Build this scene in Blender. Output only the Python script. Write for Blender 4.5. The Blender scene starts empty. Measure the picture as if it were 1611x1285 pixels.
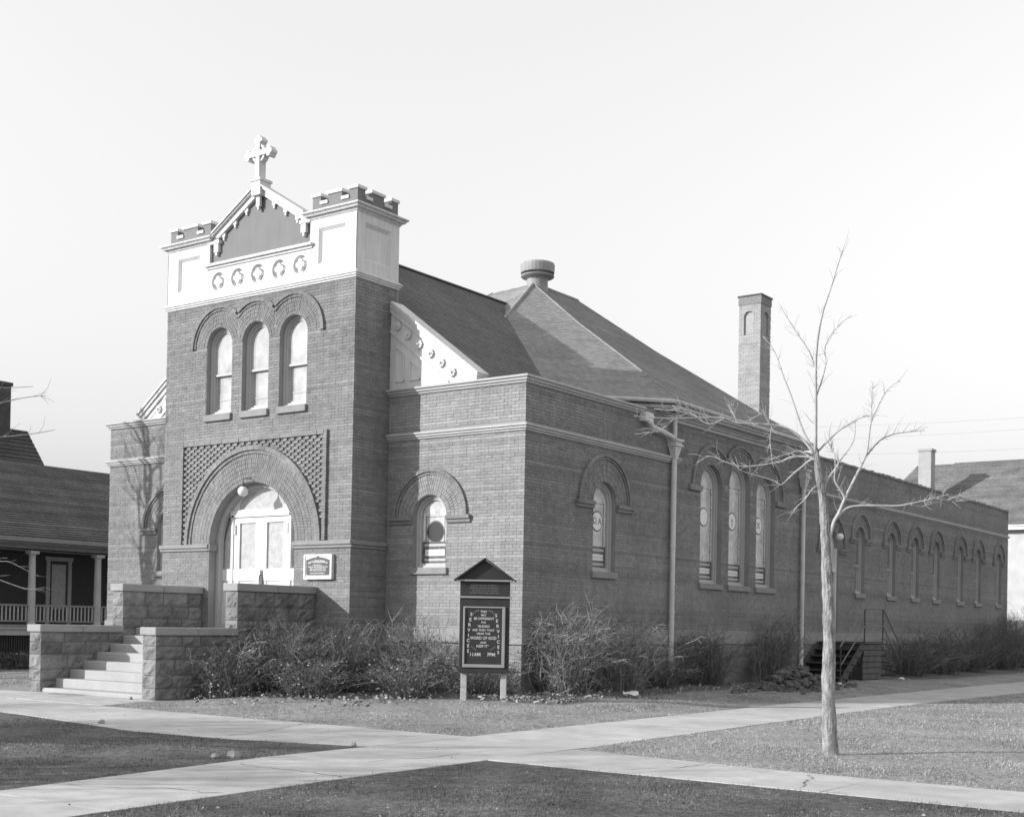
import bpy, bmesh, math, random
import numpy as np
from mathutils import Vector, Matrix
from mathutils.geometry import tessellate_polygon

random.seed(7)
rng = np.random.default_rng(11)
S = bpy.context.scene
COL = S.collection

# ------------------------------------------------------------------ camera
cam = bpy.data.cameras.new('camera')
cam_ob = bpy.data.objects.new('camera', cam)
COL.objects.link(cam_ob)
cam.sensor_fit = 'HORIZONTAL'
cam.sensor_width = 36.0
cam.lens = 45.84
cam.shift_x = 0.0
cam.shift_y = 0.1922
cam.clip_start = 0.1
cam.clip_end = 3000.0
_r = Vector((0.80858148, 0.58808157, 0.01886972))
_u = Vector((-0.00666096, -0.0229193, 0.99971513))
_f = Vector((-0.58834652, 0.80847682, 0.01461493))
cam_ob.matrix_world = Matrix(((_r.x, _u.x, -_f.x, 16.61), (_r.y, _u.y, -_f.y, -23.2), (_r.z, _u.z, -_f.z, 1.5), (0, 0, 0, 1)))
S.camera = cam_ob

# ------------------------------------------------------------------ sky, sun, exposure
world = bpy.data.worlds.new('World')
S.world = world
world.use_nodes = True
wn = world.node_tree.nodes
wl = world.node_tree.links
wn.clear()
sky = wn.new('ShaderNodeTexSky')
sky.sky_type = 'NISHITA'
sky.sun_disc = False
sky.sun_elevation = math.radians(20)
sky.sun_rotation = math.radians(218.3)
sky.air_density = 1.6
sky.dust_density = 2.5
sky.ozone_density = 1.0
sep = wn.new('ShaderNodeSeparateColor')          # blue-sensitive black and white film sees the sky's blue
pw = wn.new('ShaderNodeMath'); pw.operation = 'POWER'; pw.inputs[1].default_value = 0.58
ml = wn.new('ShaderNodeMath'); ml.operation = 'MULTIPLY'; ml.inputs[1].default_value = 4.25
bg = wn.new('ShaderNodeBackground')
bg.inputs['Strength'].default_value = 0.1
wo = wn.new('ShaderNodeOutputWorld')
wl.new(sky.outputs[0], sep.inputs[0])
wl.new(sep.outputs['Blue'], pw.inputs[0])
wl.new(pw.outputs[0], ml.inputs[0])
wl.new(ml.outputs[0], bg.inputs['Color'])
wl.new(bg.outputs[0], wo.inputs['Surface'])

sun = bpy.data.lights.new('sun', 'SUN')
sun.energy = 5.0
sun.angle = math.radians(0.55)
sun.color = (1.0, 1.0, 1.0)
sun_ob = bpy.data.objects.new('sun', sun)
COL.objects.link(sun_ob)
SUN_D = Vector((0.5826, 0.7377, -0.342))
sun_ob.rotation_euler = SUN_D.to_track_quat('-Z', 'Y').to_euler()
sun_ob.location = (-30, -38, 30)

S.view_settings.view_transform = 'Standard'
S.view_settings.look = 'None'
S.view_settings.exposure = 0.18
S.view_settings.gamma = 1.0
S.view_settings.use_curve_mapping = False
S.cycles.filter_width = 1.6
S.cycles.max_bounces = 6
S.cycles.diffuse_bounces = 3

# ------------------------------------------------------------------ materials (the photograph is black and white: greys only)
def mat(name, base, var=0.0, vscale=3.0, fine=0.0, fscale=60.0, bump=0.0, bscale=80.0, rough=0.85, tone=0.0, spec=0.3, streak=0.0, rows=None, stretch=None):
    m = bpy.data.materials.new(name)
    m.use_nodes = True
    nt = m.node_tree
    N, L = nt.nodes, nt.links
    b = N['Principled BSDF']
    b.inputs['Roughness'].default_value = rough
    b.inputs['Specular IOR Level'].default_value = spec
    geo = N.new('ShaderNodeNewGeometry')
    val = N.new('ShaderNodeValue'); val.outputs[0].default_value = base
    cur = val.outputs[0]
    def mulnoise(cur, amp, scale, detail=4.0, vec=None):
        no = N.new('ShaderNodeTexNoise'); no.inputs['Scale'].default_value = scale
        no.inputs['Detail'].default_value = detail
        L.new(vec or geo.outputs['Position'], no.inputs['Vector'])
        mr = N.new('ShaderNodeMapRange')
        mr.inputs['From Min'].default_value = 0.25; mr.inputs['From Max'].default_value = 0.75
        mr.inputs['To Min'].default_value = 1 - amp; mr.inputs['To Max'].default_value = 1 + amp
        L.new(no.outputs['Fac'], mr.inputs['Value'])
        mm = N.new('ShaderNodeMath'); mm.operation = 'MULTIPLY'
        L.new(cur, mm.inputs[0]); L.new(mr.outputs[0], mm.inputs[1])
        return mm.outputs[0]
    if var:
        cur = mulnoise(cur, var, vscale)
    if fine:
        vec = None
        if stretch:
            mp = N.new('ShaderNodeMapping'); mp.inputs['Scale'].default_value = stretch
            L.new(geo.outputs['Position'], mp.inputs['Vector']); vec = mp.outputs[0]
        cur = mulnoise(cur, fine, fscale, 3.0, vec)
    if streak:
        mp = N.new('ShaderNodeMapping'); mp.inputs['Scale'].default_value = (6, 6, 0.5)
        L.new(geo.outputs['Position'], mp.inputs['Vector'])
        cur = mulnoise(cur, streak, 1.6, 4.0, mp.outputs[0])
    if tone:
        at = N.new('ShaderNodeAttribute'); at.attribute_name = 'tone'
        mr = N.new('ShaderNodeMapRange')
        mr.inputs['To Min'].default_value = 1 - tone; mr.inputs['To Max'].default_value = 1 + tone
        L.new(at.outputs['Fac'], mr.inputs['Value'])
        mm = N.new('ShaderNodeMath'); mm.operation = 'MULTIPLY'
        L.new(cur, mm.inputs[0]); L.new(mr.outputs[0], mm.inputs[1]); cur = mm.outputs[0]
    cmb = N.new('ShaderNodeCombineColor')
    for i in range(3):
        L.new(cur, cmb.inputs[i])
    L.new(cmb.outputs[0], b.inputs['Base Color'])
    if bump:
        no = N.new('ShaderNodeTexNoise'); no.inputs['Scale'].default_value = bscale; no.inputs['Detail'].default_value = 5
        L.new(geo.outputs['Position'], no.inputs['Vector'])
        bp = N.new('ShaderNodeBump'); bp.inputs['Strength'].default_value = bump; bp.inputs['Distance'].default_value = 0.02
        L.new(no.outputs['Fac'], bp.inputs['Height']); L.new(bp.outputs[0], b.inputs['Normal'])
    return m

M = {}
M['brick'] = mat('brick_clay', 0.200, var=0.20, vscale=0.55, fine=0.14, fscale=5, bump=0.25, bscale=120, tone=0.18, streak=0.10, rough=0.9)
M['brick_light'] = mat('lighter_brick_clay', 0.250, var=0.14, vscale=0.6, fine=0.12, fscale=5, bump=0.25, bscale=120, tone=0.18, streak=0.08, rough=0.9)  # lighter brick tone for the front wall right of the tower
M['mortar'] = mat('mortar', 0.255, var=0.2, vscale=0.9, fine=0.15, fscale=50, bump=0.3)
M['white'] = mat('white_paint', 0.60, var=0.08, vscale=1.6, streak=0.13, rough=0.6)
M['grey_paint'] = mat('grey_paint', 0.16, var=0.08, vscale=1.5, streak=0.05, rough=0.7)
M['band'] = mat('pale_stone', 0.41, var=0.10, vscale=2.0, fine=0.08, fscale=30, bump=0.2, rough=0.85)
M['sillstone'] = mat('sill_stone', 0.24, var=0.12, vscale=3.0, fine=0.1, fscale=30, bump=0.3)
M['rock'] = mat('rock_faced_stone', 0.18, var=0.38, vscale=2.6, fine=0.16, fscale=24, bump=0.6, bscale=26, tone=0.2, rough=0.95)
M['cap'] = mat('cap_stone', 0.29, var=0.12, vscale=2.0, fine=0.1, fscale=30, bump=0.25)
M['step'] = mat('step_concrete', 0.35, var=0.10, vscale=2.0, fine=0.06, fscale=25, bump=0.15)
M['walk'] = mat('walk_concrete', 0.40, var=0.18, vscale=0.55, fine=0.15, fscale=3.0, bump=0.25, bscale=60, tone=0.05)
M['roof_dark'] = mat('roof_shingle', 0.135, var=0.20, vscale=0.8, fine=0.22, fscale=7, bump=0.3, bscale=40, tone=0.08, rough=0.95)
M['roof_hall'] = mat('hall_shingle', 0.245, var=0.16, vscale=0.9, fine=0.22, fscale=6, bump=0.3, bscale=40, tone=0.07, rough=0.9)
M['ridge'] = mat('ridge_metal', 0.27, var=0.1, rough=0.6)
M['tin'] = mat('galvanised_tin', 0.45, var=0.12, vscale=2.5, streak=0.1, rough=0.55)
M['pipe'] = mat('pipe_tin', 0.56, var=0.12, vscale=2.0, streak=0.1, rough=0.6)
M['frame'] = mat('window_frame_paint', 0.42, var=0.06, rough=0.6)
M['frame_dark'] = mat('dark_frame_paint', 0.10, var=0.06, rough=0.6)
M['black'] = mat('dark_sign_paint', 0.030, var=0.15, vscale=4, rough=0.6, bump=0.05)
M['sign_grey'] = mat('sign_moulding', 0.27, var=0.1, rough=0.6)
M['letter'] = mat('letter_paint', 0.52, rough=0.7)
M['faint'] = mat('faded_letter_paint', 0.13, rough=0.8)
M['post'] = mat('pale_post_wood', 0.42, var=0.12, vscale=6, bump=0.2, rough=0.85)
M['iron'] = mat('iron_pipe', 0.06, rough=0.5)
M['iron_pale'] = mat('worn_iron_pipe', 0.16, rough=0.55)
M['dark_wood'] = mat('dark_wood', 0.075, var=0.2, vscale=4, rough=0.85)
M['bark'] = mat('pale_bark', 0.25, var=0.25, vscale=7, fine=0.6, fscale=13, stretch=(3, 3, 0.45), bump=1.0, bscale=45, rough=0.95)
M['bark_dark'] = mat('dark_bark', 0.20, var=0.2, vscale=5, bump=0.6, bscale=25, rough=0.95)
M['twig'] = mat('dry_twig', 0.125, tone=0.55, rough=0.9)
M['twig_pale'] = mat('pale_twig', 0.27, tone=0.45, rough=0.9)
M['soil'] = mat('bare_soil', 0.11, var=0.3, vscale=3, fine=0.3, fscale=25, bump=0.8, bscale=18, rough=1.0)
M['lawn'] = mat('winter_lawn', 0.235, var=0.30, vscale=0.7, fine=0.45, fscale=11, bump=0.9, bscale=30, rough=1.0)
M['verge'] = mat('dark_turf', 0.095, var=0.4, vscale=0.9, fine=0.5, fscale=12, bump=0.8, bscale=30, rough=1.0)
M['verge_grass'] = mat('dark_grass', 0.125, var=0.5, vscale=0.9, fine=0.45, fscale=9, tone=0.85, rough=0.9)  # darker blades, with part of the tree shade in their colour
M['grass'] = mat('dry_grass', 0.29, var=0.38, vscale=0.8, fine=0.38, fscale=9, tone=0.75, rough=0.9)
M['leaf'] = mat('dead_leaf', 0.22, tone=0.6, rough=0.9)
M['paper'] = mat('paper', 0.7, var=0.08, vscale=9, rough=0.8)
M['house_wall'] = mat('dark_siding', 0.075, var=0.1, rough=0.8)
M['house_trim'] = mat('house_trim', 0.24, var=0.1, streak=0.08, rough=0.7)
M['column'] = mat('column_paint', 0.45, var=0.08, streak=0.06, rough=0.7)
M['house_white'] = mat('white_render', 0.47, var=0.12, vscale=1.6, streak=0.05, rough=0.9)
M['house_roof'] = mat('house_shingle', 0.075, var=0.2, vscale=1.2, fine=0.2, fscale=9, bump=0.4, bscale=30, tone=0.2, rough=0.95)
M['house_roof2'] = mat('weathered_shingle', 0.16, var=0.25, vscale=1.3, fine=0.25, fscale=9, bump=0.4, bscale=30, tone=0.2, rough=0.95)
M['chimney'] = mat('house_chimney_brick', 0.34, var=0.12, vscale=3, fine=0.1, fscale=20, bump=0.3, tone=0.12)
M['sooty'] = mat('sooty_brick', 0.07, var=0.2, vscale=5, bump=0.3)
M['glass_door'] = mat('curtained_glass', 0.40, var=0.16, vscale=7, fine=0.15, fscale=18, rough=0.12, spec=0.5)
M['blind'] = mat('bright_glass_over_blind', 0.42, var=0.22, vscale=2.5, fine=0.10, fscale=7, rough=0.06, spec=0.6)  # pale blind tone, darker reflections mottled into the colour
M['stained'] = mat('leaded_glass', 0.50, var=0.25, vscale=2.6, fine=0.25, fscale=14, rough=0.18, spec=0.5, stretch=(1, 1, 0.5))
M['stained_dark'] = mat('dark_leaded_glass', 0.10, var=0.4, vscale=9, fine=0.4, fscale=24, rough=0.2, spec=0.5)
M['medal'] = mat('white_medallion_glass', 0.72, var=0.06, vscale=12, rough=0.2)
M['medal_dark'] = mat('dark_medallion_glass', 0.05, rough=0.15)
M['glass_dark'] = mat('dim_glass', 0.16, var=0.2, vscale=2, rough=0.06, spec=0.6)
M['globe'] = mat('opal_globe_glass', 0.72, var=0.03, vscale=8, rough=0.2, spec=0.5)
M['plaque'] = mat('plaque_board', 0.06, var=0.15, vscale=9, rough=0.5)
M['plaque_frame'] = mat('plaque_frame_paint', 0.62, var=0.08, vscale=6, rough=0.6)
M['table'] = mat('water_table_stone', 0.26, var=0.12, vscale=2.0, fine=0.08, fscale=30, bump=0.2)
M['stoop_plank'] = mat('stoop_plank', 0.095, var=0.3, vscale=3, rough=0.85)
M['litter'] = mat('leaf_bits', 0.20, tone=0.8, rough=0.9)
M['emblem'] = mat('grey_enamel', 0.22, rough=0.3)
M['porch_roof'] = mat('porch_shingle', 0.125, var=0.22, vscale=1.2, fine=0.25, fscale=9, bump=0.4, bscale=30, tone=0.28, rough=0.95)
M['vent_tin'] = mat('weathered_vent_tin', 0.27, var=0.2, vscale=3.0, streak=0.15, rough=0.6)
M['branch'] = mat('pale_branch_bark', 0.38, var=0.25, vscale=7, rough=0.95)
M['wire'] = mat('weathered_wire', 0.62, rough=0.7)
for k in ('roof_dark', 'roof_hall'):
    M[k].name = M[k].name

# ------------------------------------------------------------------ mesh builder
class MB:
    def __init__(self):
        self.v = []; self.f = []; self.t = []
    def add(self, vs, fs, tone=0.5):
        o = len(self.v)
        self.v.extend(vs)
        for q in fs:
            self.f.append([o + i for i in q]); self.t.append(tone)
        return self
    def hexa(self, p, tone=0.5, skip_back=False):
        fs = [(0, 1, 2, 3), (7, 6, 5, 4), (0, 4, 5, 1), (1, 5, 6, 2), (2, 6, 7, 3), (3, 7, 4, 0)]
        if skip_back: fs = [fs[0]] + fs[2:]
        return self.add([tuple(q) for q in p], fs, tone)
    def box(self, a, b, tone=0.5):
        x0, y0, z0 = a; x1, y1, z1 = b
        return self.hexa([(x0, y0, z0), (x1, y0, z0), (x1, y0, z1), (x0, y0, z1), (x0, y1, z0), (x1, y1, z0), (x1, y1, z1), (x0, y1, z1)], tone)
    def bar(self, p, q, w, h, up=(0, 0, 1), tone=0.5):
        p = Vector(p); q = Vector(q); d = (q - p).normalized(); s = d.cross(Vector(up)).normalized(); n = s.cross(d)
        s *= w / 2; n *= h / 2
        return self.hexa([p - s - n, p + s - n, p + s + n, p - s + n, q - s - n, q + s - n, q + s + n, q - s + n], tone)
    def tube(self, pts, rad, n=6, tone=0.5, cap=True):
        pts = [Vector(p) for p in pts]
        o = len(self.v); k = len(pts)
        if not isinstance(rad, (list, tuple)): rad = [rad] * k
        prev = None
        for i, p in enumerate(pts):
            d = (pts[min(i + 1, k - 1)] - pts[max(i - 1, 0)])
            if d.length < 1e-9: d = Vector((0, 0, 1))
            d.normalize()
            a = prev if prev is not None else (Vector((1, 0, 0)) if abs(d.x) < 0.8 else Vector((0, 1, 0)))
            a = (a - d * a.dot(d))
            if a.length < 1e-6: a = d.orthogonal()
            a.normalize(); prev = a
            b = d.cross(a)
            for j in range(n):
                t = 2 * math.pi * j / n
                self.v.append(tuple(p + (a * math.cos(t) + b * math.sin(t)) * rad[i]))
        for i in range(k - 1):
            for j in range(n):
                self.f.append([o + i * n + j, o + i * n + (j + 1) % n, o + (i + 1) * n + (j + 1) % n, o + (i + 1) * n + j]); self.t.append(tone)
        if cap:
            self.f.append([o + j for j in range(n)][::-1]); self.t.append(tone)
            self.f.append([o + (k - 1) * n + j for j in range(n)]); self.t.append(tone)
        return self
    def lathe(self, c, prof, n=16, tone=0.5):
        cx, cy, cz = c; o = len(self.v)
        for r, z in prof:
            for j in range(n):
                t = 2 * math.pi * j / n
                self.v.append((cx + r * math.cos(t), cy + r * math.sin(t), cz + z))
        for i in range(len(prof) - 1):
            for j in range(n):
                self.f.append([o + i * n + j, o + i * n + (j + 1) % n, o + (i + 1) * n + (j + 1) % n, o + (i + 1) * n + j]); self.t.append(tone)
        for i in (0, len(prof) - 1):
            if prof[i][0] > 1e-4:
                self.f.append([o + i * n + j for j in range(n)]); self.t.append(tone)
        return self
    def ball(self, c, r, n=14):
        return self.lathe(c, [(r * math.sin(math.pi * i / n) + 1e-5, -r * math.cos(math.pi * i / n)) for i in range(n + 1)], n + 4)
    def mesh(self, name, material, smooth=False):
        me = bpy.data.meshes.new(name)
        me.from_pydata(self.v, [], self.f)
        if any(t != 0.5 for t in self.t):
            a = me.attributes.new('tone', 'FLOAT', 'FACE')
            a.data.foreach_set('value', self.t)
        else:
            a = me.attributes.new('tone', 'FLOAT', 'FACE')
            a.data.foreach_set('value', [0.5] * len(self.f))
        me.materials.append(material)
        me.validate()
        if smooth:
            me.polygons.foreach_set('use_smooth', [True] * len(me.polygons))
        me.update()
        return me
    def build(self, name, material, parent=None, smooth=False, bevel=0.0, **props):
        return link(name, self.mesh(name, material, smooth), parent, bevel, **props)

def link(name, data, parent=None, bevel=0.0, **props):
    o = bpy.data.objects.new(name, data)
    COL.objects.link(o)
    if parent is not None:
        o.parent = parent
        if parent.parent is None and parent.type == 'EMPTY':
            o.location = -parent.location          # vertices are in world coordinates
    for k, v in props.items():
        o[k] = v
    if bevel:
        md = o.modifiers.new('bevel', 'BEVEL'); md.width = bevel; md.segments = 1; md.limit_method = 'ANGLE'; md.angle_limit = math.radians(50)
    return o

def thing(name, loc, label, category, group=None, kind=None):
    o = bpy.data.objects.new(name, None)
    o.empty_display_size = 0.3
    COL.objects.link(o)
    o.location = loc
    tag(o, label, category, group, kind)
    return o

def tag(o, label, category, group=None, kind=None):
    o['label'] = label; o['category'] = category
    if group: o['group'] = group
    if kind: o['kind'] = kind
    return o

# a wall's own frame: u along, n out, z up
class Fr:
    def __init__(self, o, u, n):
        self.o = Vector(o); self.u = Vector(u); self.n = Vector(n)
    def P(self, u, n, z):
        p = self.o + self.u * u + self.n * n
        return (p.x, p.y, p.z + z)
    def box(self, mb, u0, u1, n0, n1, z0, z1, tone=0.5):
        mb.hexa([self.P(u0, n1, z0), self.P(u1, n1, z0), self.P(u1, n1, z1), self.P(u0, n1, z1), self.P(u0, n0, z0), self.P(u1, n0, z0), self.P(u1, n0, z1), self.P(u0, n0, z1)], tone)
    def quad(self, mb, u0, u1, z0, z1, n, tone=0.5):
        mb.add([self.P(u0, n, z0), self.P(u1, n, z0), self.P(u1, n, z1), self.P(u0, n, z1)], [(0, 1, 2, 3)], tone)
    def arc(self, mb, c, sp, r0, r1, n0, n1, a0=0.0, a1=180.0, seg=28, tone=0.5):
        A = [math.radians(a0 + (a1 - a0) * i / seg) for i in range(seg + 1)]
        vs = []
        for a in A:
            for r, n in ((r0, n1), (r1, n1), (r1, n0), (r0, n0)):
                vs.append(self.P(c + r * math.cos(a), n, sp + r * math.sin(a)))
        fs = []
        for i in range(seg):
            for j in range(4):
                k = (j + 1) % 4
                fs.append((i * 4 + j, (i + 1) * 4 + j, (i + 1) * 4 + k, i * 4 + k))
        fs.append((0, 1, 2, 3)); fs.append(tuple(seg * 4 + j for j in (3, 2, 1, 0)))
        mb.add(vs, fs, tone)
    def poly(self, mb, outline, n, holes=(), tone=0.5):
        loops = [list(outline)] + [list(h) for h in holes]
        flat = [p for l in loops for p in l]
        tris = tessellate_polygon([[Vector((p[0], p[1], 0)) for p in l] for l in loops])
        mb.add([self.P(p[0], n, p[1]) for p in flat], [tuple(t) for t in tris], tone)
    def rim(self, mb, outline, n0, n1, tone=0.5, closed=True):
        k = len(outline)
        vs = [self.P(p[0], n0, p[1]) for p in outline] + [self.P(p[0], n1, p[1]) for p in outline]
        fs = [(i, (i + 1) % k, k + (i + 1) % k, k + i) for i in range(k if closed else k - 1)]
        mb.add(vs, fs, tone)
    def solid(self, mb, outline, n0, n1, tone=0.5):
        self.poly(mb, outline, n1, tone=tone); self.rim(mb, outline, n0, n1, tone); self.poly(mb, outline, n0, tone=tone)

def arch_outline(c, hw, z0, sp, seg=18):
    return [(c - hw, z0), (c + hw, z0)] + [(c + hw * math.cos(math.pi * i / seg), sp + hw * math.sin(math.pi * i / seg)) for i in range(seg + 1)]

def circle(c, z, r, seg=24):
    return [(c + r * math.cos(2 * math.pi * i / seg), z + r * math.sin(2 * math.pi * i / seg)) for i in range(seg)]

# ------------------------------------------------------------------ brickwork: real bricks standing proud of a mortar bed
COURSE = 0.072
def brick5(fr, mb, u0, u1, z0, z1, h, tone):
    P = fr.P
    mb.add([P(u0, h, z0), P(u1, h, z0), P(u1, h, z1), P(u0, h, z1), P(u0, 0.0, z0), P(u1, 0.0, z0), P(u1, 0.0, z1), P(u0, 0.0, z1)],
           [(0, 1, 2, 3), (0, 4, 5, 1), (1, 5, 6, 2), (2, 6, 7, 3), (3, 7, 4, 0)], tone)

def lay_bricks(fr, mb, u0, u1, z0, z1, openings=(), skip=(), single=None, blen=0.205, proud=0.010, joint=0.015, slope=None):
    """openings: dicts c, hw, z0, sp, R (ring of voussoirs outside the opening).  skip: u0,u1,z0,z1 rectangles left bare.
    single(u,z) -> True hands a brick back instead of joining it."""
    out = []
    row = 0
    z = z0
    while z < z1 - 0.02:
        zb, zt = z + joint / 2, min(z + COURSE - joint / 2, z1)
        zm = (zb + zt) / 2
        ex = []
        for o in openings:
            if o['z0'] < zt and zb < o['sp'] and zm > o['z0'] - 0.03:
                ex.append((o['c'] - o['hw'] - 0.004, o['c'] + o['hw'] + 0.004))
            d = zm - o['sp']
            if 0 <= d < o['R']:
                w = math.sqrt(o['R'] ** 2 - d * d)
                ex.append((o['c'] - w, o['c'] + w))
            elif -0.001 > d > -0.0 and False:
                pass
        for s in skip:
            if s[2] < zt and s[3] > zb:
                ex.append((s[0], s[1]))
        lim0, lim1 = u0, u1
        if slope is not None:
            lim0, lim1 = slope(zm, u0, u1)
        u = u0 - blen + (0.0 if row % 2 else blen / 2) + random.uniform(-0.006, 0.006)
        head = (row % 6 == 5)
        bl = blen * 0.5 if head else blen
        tone_row = random.gauss(0, 0.15)
        while u < lim1:
            a, b = max(u + 0.003, lim0), min(u + bl - 0.003, lim1)
            segs = [(a, b)] if b - a > 0.03 else []
            for e0, e1 in ex:
                ns = []
                for a_, b_ in segs:
                    if e1 <= a_ or e0 >= b_: ns.append((a_, b_)); continue
                    if e0 - a_ > 0.03: ns.append((a_, e0))
                    if b_ - e1 > 0.03: ns.append((e1, b_))
                segs = ns
            for a_, b_ in segs:
                t = min(1, max(0, 0.5 + tone_row * 1.6 + random.gauss(0, 0.17)))
                if random.random() < 0.03: t = max(0, t - 0.3)
                h = proud + random.uniform(-0.003, 0.004)
                if single and single((a_ + b_) / 2, zm) and b_ - a_ > 0.15:
                    out.append((a_, b_, zb, zt, h, t))
                else:
                    brick5(fr, mb, a_, b_, zb, zt, h, t)
            u += bl
        z += COURSE; row += 1
    return out

def ring_bricks(fr, mb, c, sp, r0, r1, rows, a0=0, a1=180, h0=0.012, keep=None, joint=0.010, w=0.075):
    for k in range(rows):
        ra = r0 + (r1 - r0) * k / rows + joint / 2
        rb = r0 + (r1 - r0) * (k + 1) / rows - joint / 2
        rm = (ra + rb) / 2
        n = max(6, int(round(math.radians(a1 - a0) * rm / w)))
        for i in range(n):
            t0 = math.radians(a0 + (a1 - a0) * (i + 0.5 * (k % 2) * 0) / n) + joint / 2 / rm
            t1 = math.radians(a0 + (a1 - a0) * (i + 1) / n) - joint / 2 / rm
            tm = (t0 + t1) / 2
            if keep and not keep(c + rm * math.cos(tm), sp + rm * math.sin(tm)): continue
            h = h0 + random.uniform(-0.004, 0.004)
            q = [(ra, t0), (rb, t0), (rb, t1), (ra, t1)]
            vs = [fr.P(c + r * math.cos(t), h, sp + r * math.sin(t)) for r, t in q] + [fr.P(c + r * math.cos(t), 0, sp + r * math.sin(t)) for r, t in q]
            mb.add(vs, [(0, 1, 2, 3), (0, 4, 5, 1), (1, 5, 6, 2), (2, 6, 7, 3), (3, 7, 4, 0)], min(1, max(0, random.gauss(0.45, 0.2))))

_brick_mesh = {}
def single_bricks(fr, parent, items, material='brick', rotz=0.0):
    """each one an object of its own; alike bricks share a mesh"""
    for a, b, zb, zt, h, t in items:
        key = (round((b - a) / 0.01), round((zt - zb) / 0.005), round(h / 0.004) * 0.004, int(t * 7), material)
        if key not in _brick_mesh:
            L, H = key[0] * 0.01 - 0.002, zt - zb
            m = MB(); c = 0.002
            f = [(-L / 2 + c, -h, -H / 2 + c), (L / 2 - c, -h, -H / 2 + c), (L / 2 - c, -h, H / 2 - c), (-L / 2 + c, -h, H / 2 - c)]
            e = [(-L / 2, -h + c, -H / 2), (L / 2, -h + c, -H / 2), (L / 2, -h + c, H / 2), (-L / 2, -h + c, H / 2)]
            g = [(x, 0.0, z) for x, y, z in e]
            tt = key[3] / 7.0 + 0.01
            m.add(f + e + g, [(0, 1, 2, 3)] + [(i, 4 + i, 4 + (i + 1) % 4, (i + 1) % 4) for i in range(4)] + [(4 + i, 8 + i, 8 + (i + 1) % 4, 4 + (i + 1) % 4) for i in range(4)], tt)
            _brick_mesh[key] = m.mesh('brick', M[material])
        o = link('brick', _brick_mesh[key], parent)
        o.location = fr.P((a + b) / 2, 0, (zb + zt) / 2)
        o.rotation_euler = (0, 0, rotz)

def wall_sheet(fr, mb, u0, u1, z0, z1, openings=(), reveal=0.2, top=None):
    outline = [(u0, z0), (u1, z0), (u1, z1), (u0, z1)] if top is None else top
    holes = [arch_outline(o['c'], o['hw'], o['z0'], o['sp'], 24) for o in openings]
    fr.poly(mb, outline, 0.0, holes)
    for o, h in zip(openings, holes):
        fr.rim(mb, h, 0.008, -o.get('rev', reveal), tone=0.35)

# ------------------------------------------------------------------ ground
def sstep(x): x = min(1, max(0, x)); return x * x * (3 - 2 * x)
def left_edge(y):   # the walk beside the church (it runs away from us)
    return np.interp(y, [-40, -16, -12, -8, 5, 26, 80], [6.6, 5.2, 4.65, 4.55, 4.1, 3.95, 3.95])
def right_edge(y):
    return np.interp(y, [-40, -16, -12, -8, 0, 6, 20, 80], [9.0, 7.05, 6.8, 6.75, 6.45, 6.2, 6.35, 6.4])
def low_edge(x):    # the front walk
    return np.interp(x, [-60, -4, 0.5, 2.7, 4.6, 6.8, 60], [-9.9, -9.9, -10.7, -10.5, -9.9, -10.15, -10.5])
def high_edge(x):
    return np.interp(x, [-60, 4.6, 6.75, 9.8, 60], [-7.65, -7.65, -8.15, -8.55, -8.5])

def gh(x, y):
    z = -0.204
    if y > -7.6:
        a = sstep((y + 7.4) / 4.5) * sstep((4.0 - x) / 1.2) * sstep((x + 4.9) / 1.0)
        z += 0.11 * a
        if x > -0.2 and y > -0.3:
            z += 0.07 * sstep(1 - abs(x - 0.8) / 1.6) * sstep((4.0 - x) / 1.2)
    # slight unevenness of a trodden winter lawn
    far = max(0.0, min(max(left_edge(y) - x, x - right_edge(y)), max(low_edge(x) - y, y - high_edge(x))))
    z += 0.016 * sstep((far - 0.55) / 0.8) * (math.sin(x * 1.3 + 0.7 * y) * math.sin(y * 0.9 - 0.4 * x) + 0.4)
    return z

def ground_sheet():
    xs = np.unique(np.concatenate([np.arange(-40, 40.1, 0.5), np.array([-900, -400, -200, -120, -80, -60, 60, 80, 120, 200, 400, 900])]))
    ys = np.unique(np.concatenate([np.arange(-34, 60.1, 0.5), np.array([-900, -400, -200, -100, -60, 80, 120, 200, 400, 900])]))
    vs = [(float(x), float(y), gh(x, y) - (0.05 if abs(x) < 41 and -35 < y < 61 and (left_edge(y) + 0.52 < x < right_edge(y) - 0.52 or low_edge(x) + 0.52 < y < high_edge(x) - 0.52) else 0.0)) for y in ys for x in xs]
    nx = len(xs)
    fs = [(j * nx + i, j * nx + i + 1, (j + 1) * nx + i + 1, (j + 1) * nx + i) for j in range(len(ys) - 1) for i in range(nx - 1)]
    m = MB(); m.add(vs, fs)
    o = m.build('lawn', M['lawn'], smooth=True)
    o['kind'] = 'structure'
    o.data.materials.append(M['verge'])
    for p in o.data.polygons:              # the strip between walk and street is darker turf; tree shade is put into its colour too
        c = p.center
        if c.y < low_edge(c.x) + 0.3 and -80 < c.y: p.material_index = 1
ground_sheet()

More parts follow.
